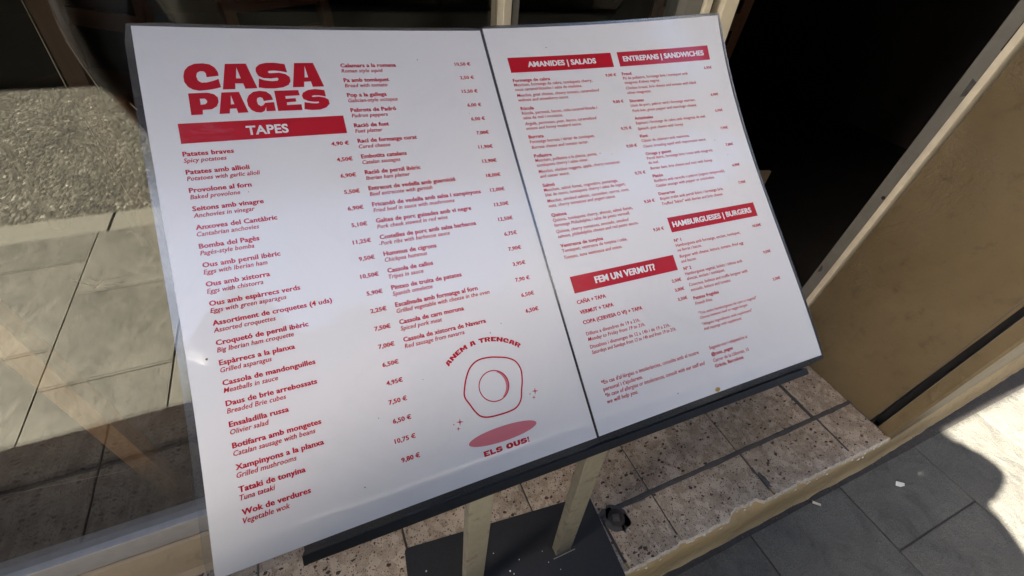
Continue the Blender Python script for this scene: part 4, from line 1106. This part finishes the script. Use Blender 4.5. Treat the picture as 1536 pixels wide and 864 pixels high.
for q, (h_, w_, d_, f0) in enumerate(rings):
    for i in range(nr):
        a = 6.283 * i / nr; k_ = 1 + .03 * noise.noise(Vector((math.cos(a) * 2, math.sin(a) * 2, h_ * 9)))
        vs.append(tuple(loc(w_ * k_ * math.cos(a), f0 + d_ * k_ * math.sin(a), h_)))
fs = [(q * nr + i, q * nr + (i + 1) % nr, (q + 1) * nr + (i + 1) % nr, (q + 1) * nr + i) for q in range(len(rings) - 1) for i in range(nr)] + [tuple(range(nr))]
b.add(vs, fs); b.build('shirt', M['cloth'], per, smooth=True)
for chain in ([7, 8, 9, 10, 11], [12, 13, 14, 15]):
    skin('sleeve', M['cloth'], [pts[i] for i in chain], [(i, i + 1) for i in range(len(chain) - 1)], [rad[i] * 1.22 for i in chain], per)
idx = [0, 17, 18, 19, 21, 22, 23]; re_ = {a: i for i, a in enumerate(idx)}
skin('jeans', M['denim'], [pts[i] for i in idx], [(re_[a], re_[c]) for a, c in ed if a in re_ and c in re_], grown(idx, 1.42), per)
skin('hair', M['hair'], [loc(-.06, .015, 1.46), loc(-.075, .035, 1.54), loc(-.082, .055, 1.61), loc(-.085, .09, 1.635)], [(0, 1), (1, 2), (2, 3)], [(.088, .075), (.098, .088), (.095, .085), (.07, .05)], per)
skin('nose', M['skin'], [loc(-.08, .165, 1.525), loc(-.08, .185, 1.50)], [(0, 1)], [.010, .013], per, 1)
for s_ in (-1, 1):
    skin('ear', M['skin'], [loc(-.07 + s_ * .080, .06, 1.50), loc(-.07 + s_ * .084, .06, 1.535)], [(0, 1)], [.010, .013], per, 1)
    b = MB()
    e_ = loc(-.08 + s_ * .03, .165, 1.545); tube(b, e_, e_ + FW * .006, .010, .006, 10); b.build('eye', M['white'], per)
    fx, FX0, FZ = (CR + .062, CF, 1.30) if s_ > 0 else (-.165, -.02, .76)
    for q, (dh, ln) in enumerate(((.030, .040), (.012, .046), (-.006, .043), (-.022, .034))):
        skin('finger', M['skin'], [loc(fx, FX0, FZ + dh), loc(fx - s_ * .004, FX0 + .016, FZ + .007 + dh), loc(fx - s_ * ln * .6, FX0 + .018, FZ + .01 + dh)], [(0, 1), (1, 2)], [.009, .008, .006], per, 1)
    skin('thumb', M['skin'], [loc(fx, FX0 - .008, FZ - .01), loc(fx - s_ * .025, FX0 - .012, FZ), loc(fx - s_ * .045, FX0 - .008, FZ + .015)], [(0, 1), (1, 2)], [.011, .010, .008], per, 1)
# phone, just behind the lens, square to the view axis
ph = MB()
ax, ay, az = Vector((RW[0][0], RW[1][0], RW[2][0])), Vector((-RW[0][1], -RW[1][1], -RW[2][1])), Vector((-RW[0][2], -RW[1][2], -RW[2][2]))
cc = az * .006 - ax * .045 - ay * .020
vs = []
for d_ in (0, .008):
    for sx_, sy_ in ((-1, -1), (1, -1), (1, 1), (-1, 1)):
        vs.append(tuple(cc + az * d_ + ax * (.074 * sx_) + ay * (.036 * sy_)))
ph.add(vs, [(0, 1, 2, 3), (7, 6, 5, 4), (0, 1, 5, 4), (1, 2, 6, 5), (2, 3, 7, 6), (3, 0, 4, 7)])
tag(ph.build('phone', M['black'], bevel=.002), 'black phone held level in both hands above the step', 'phone')
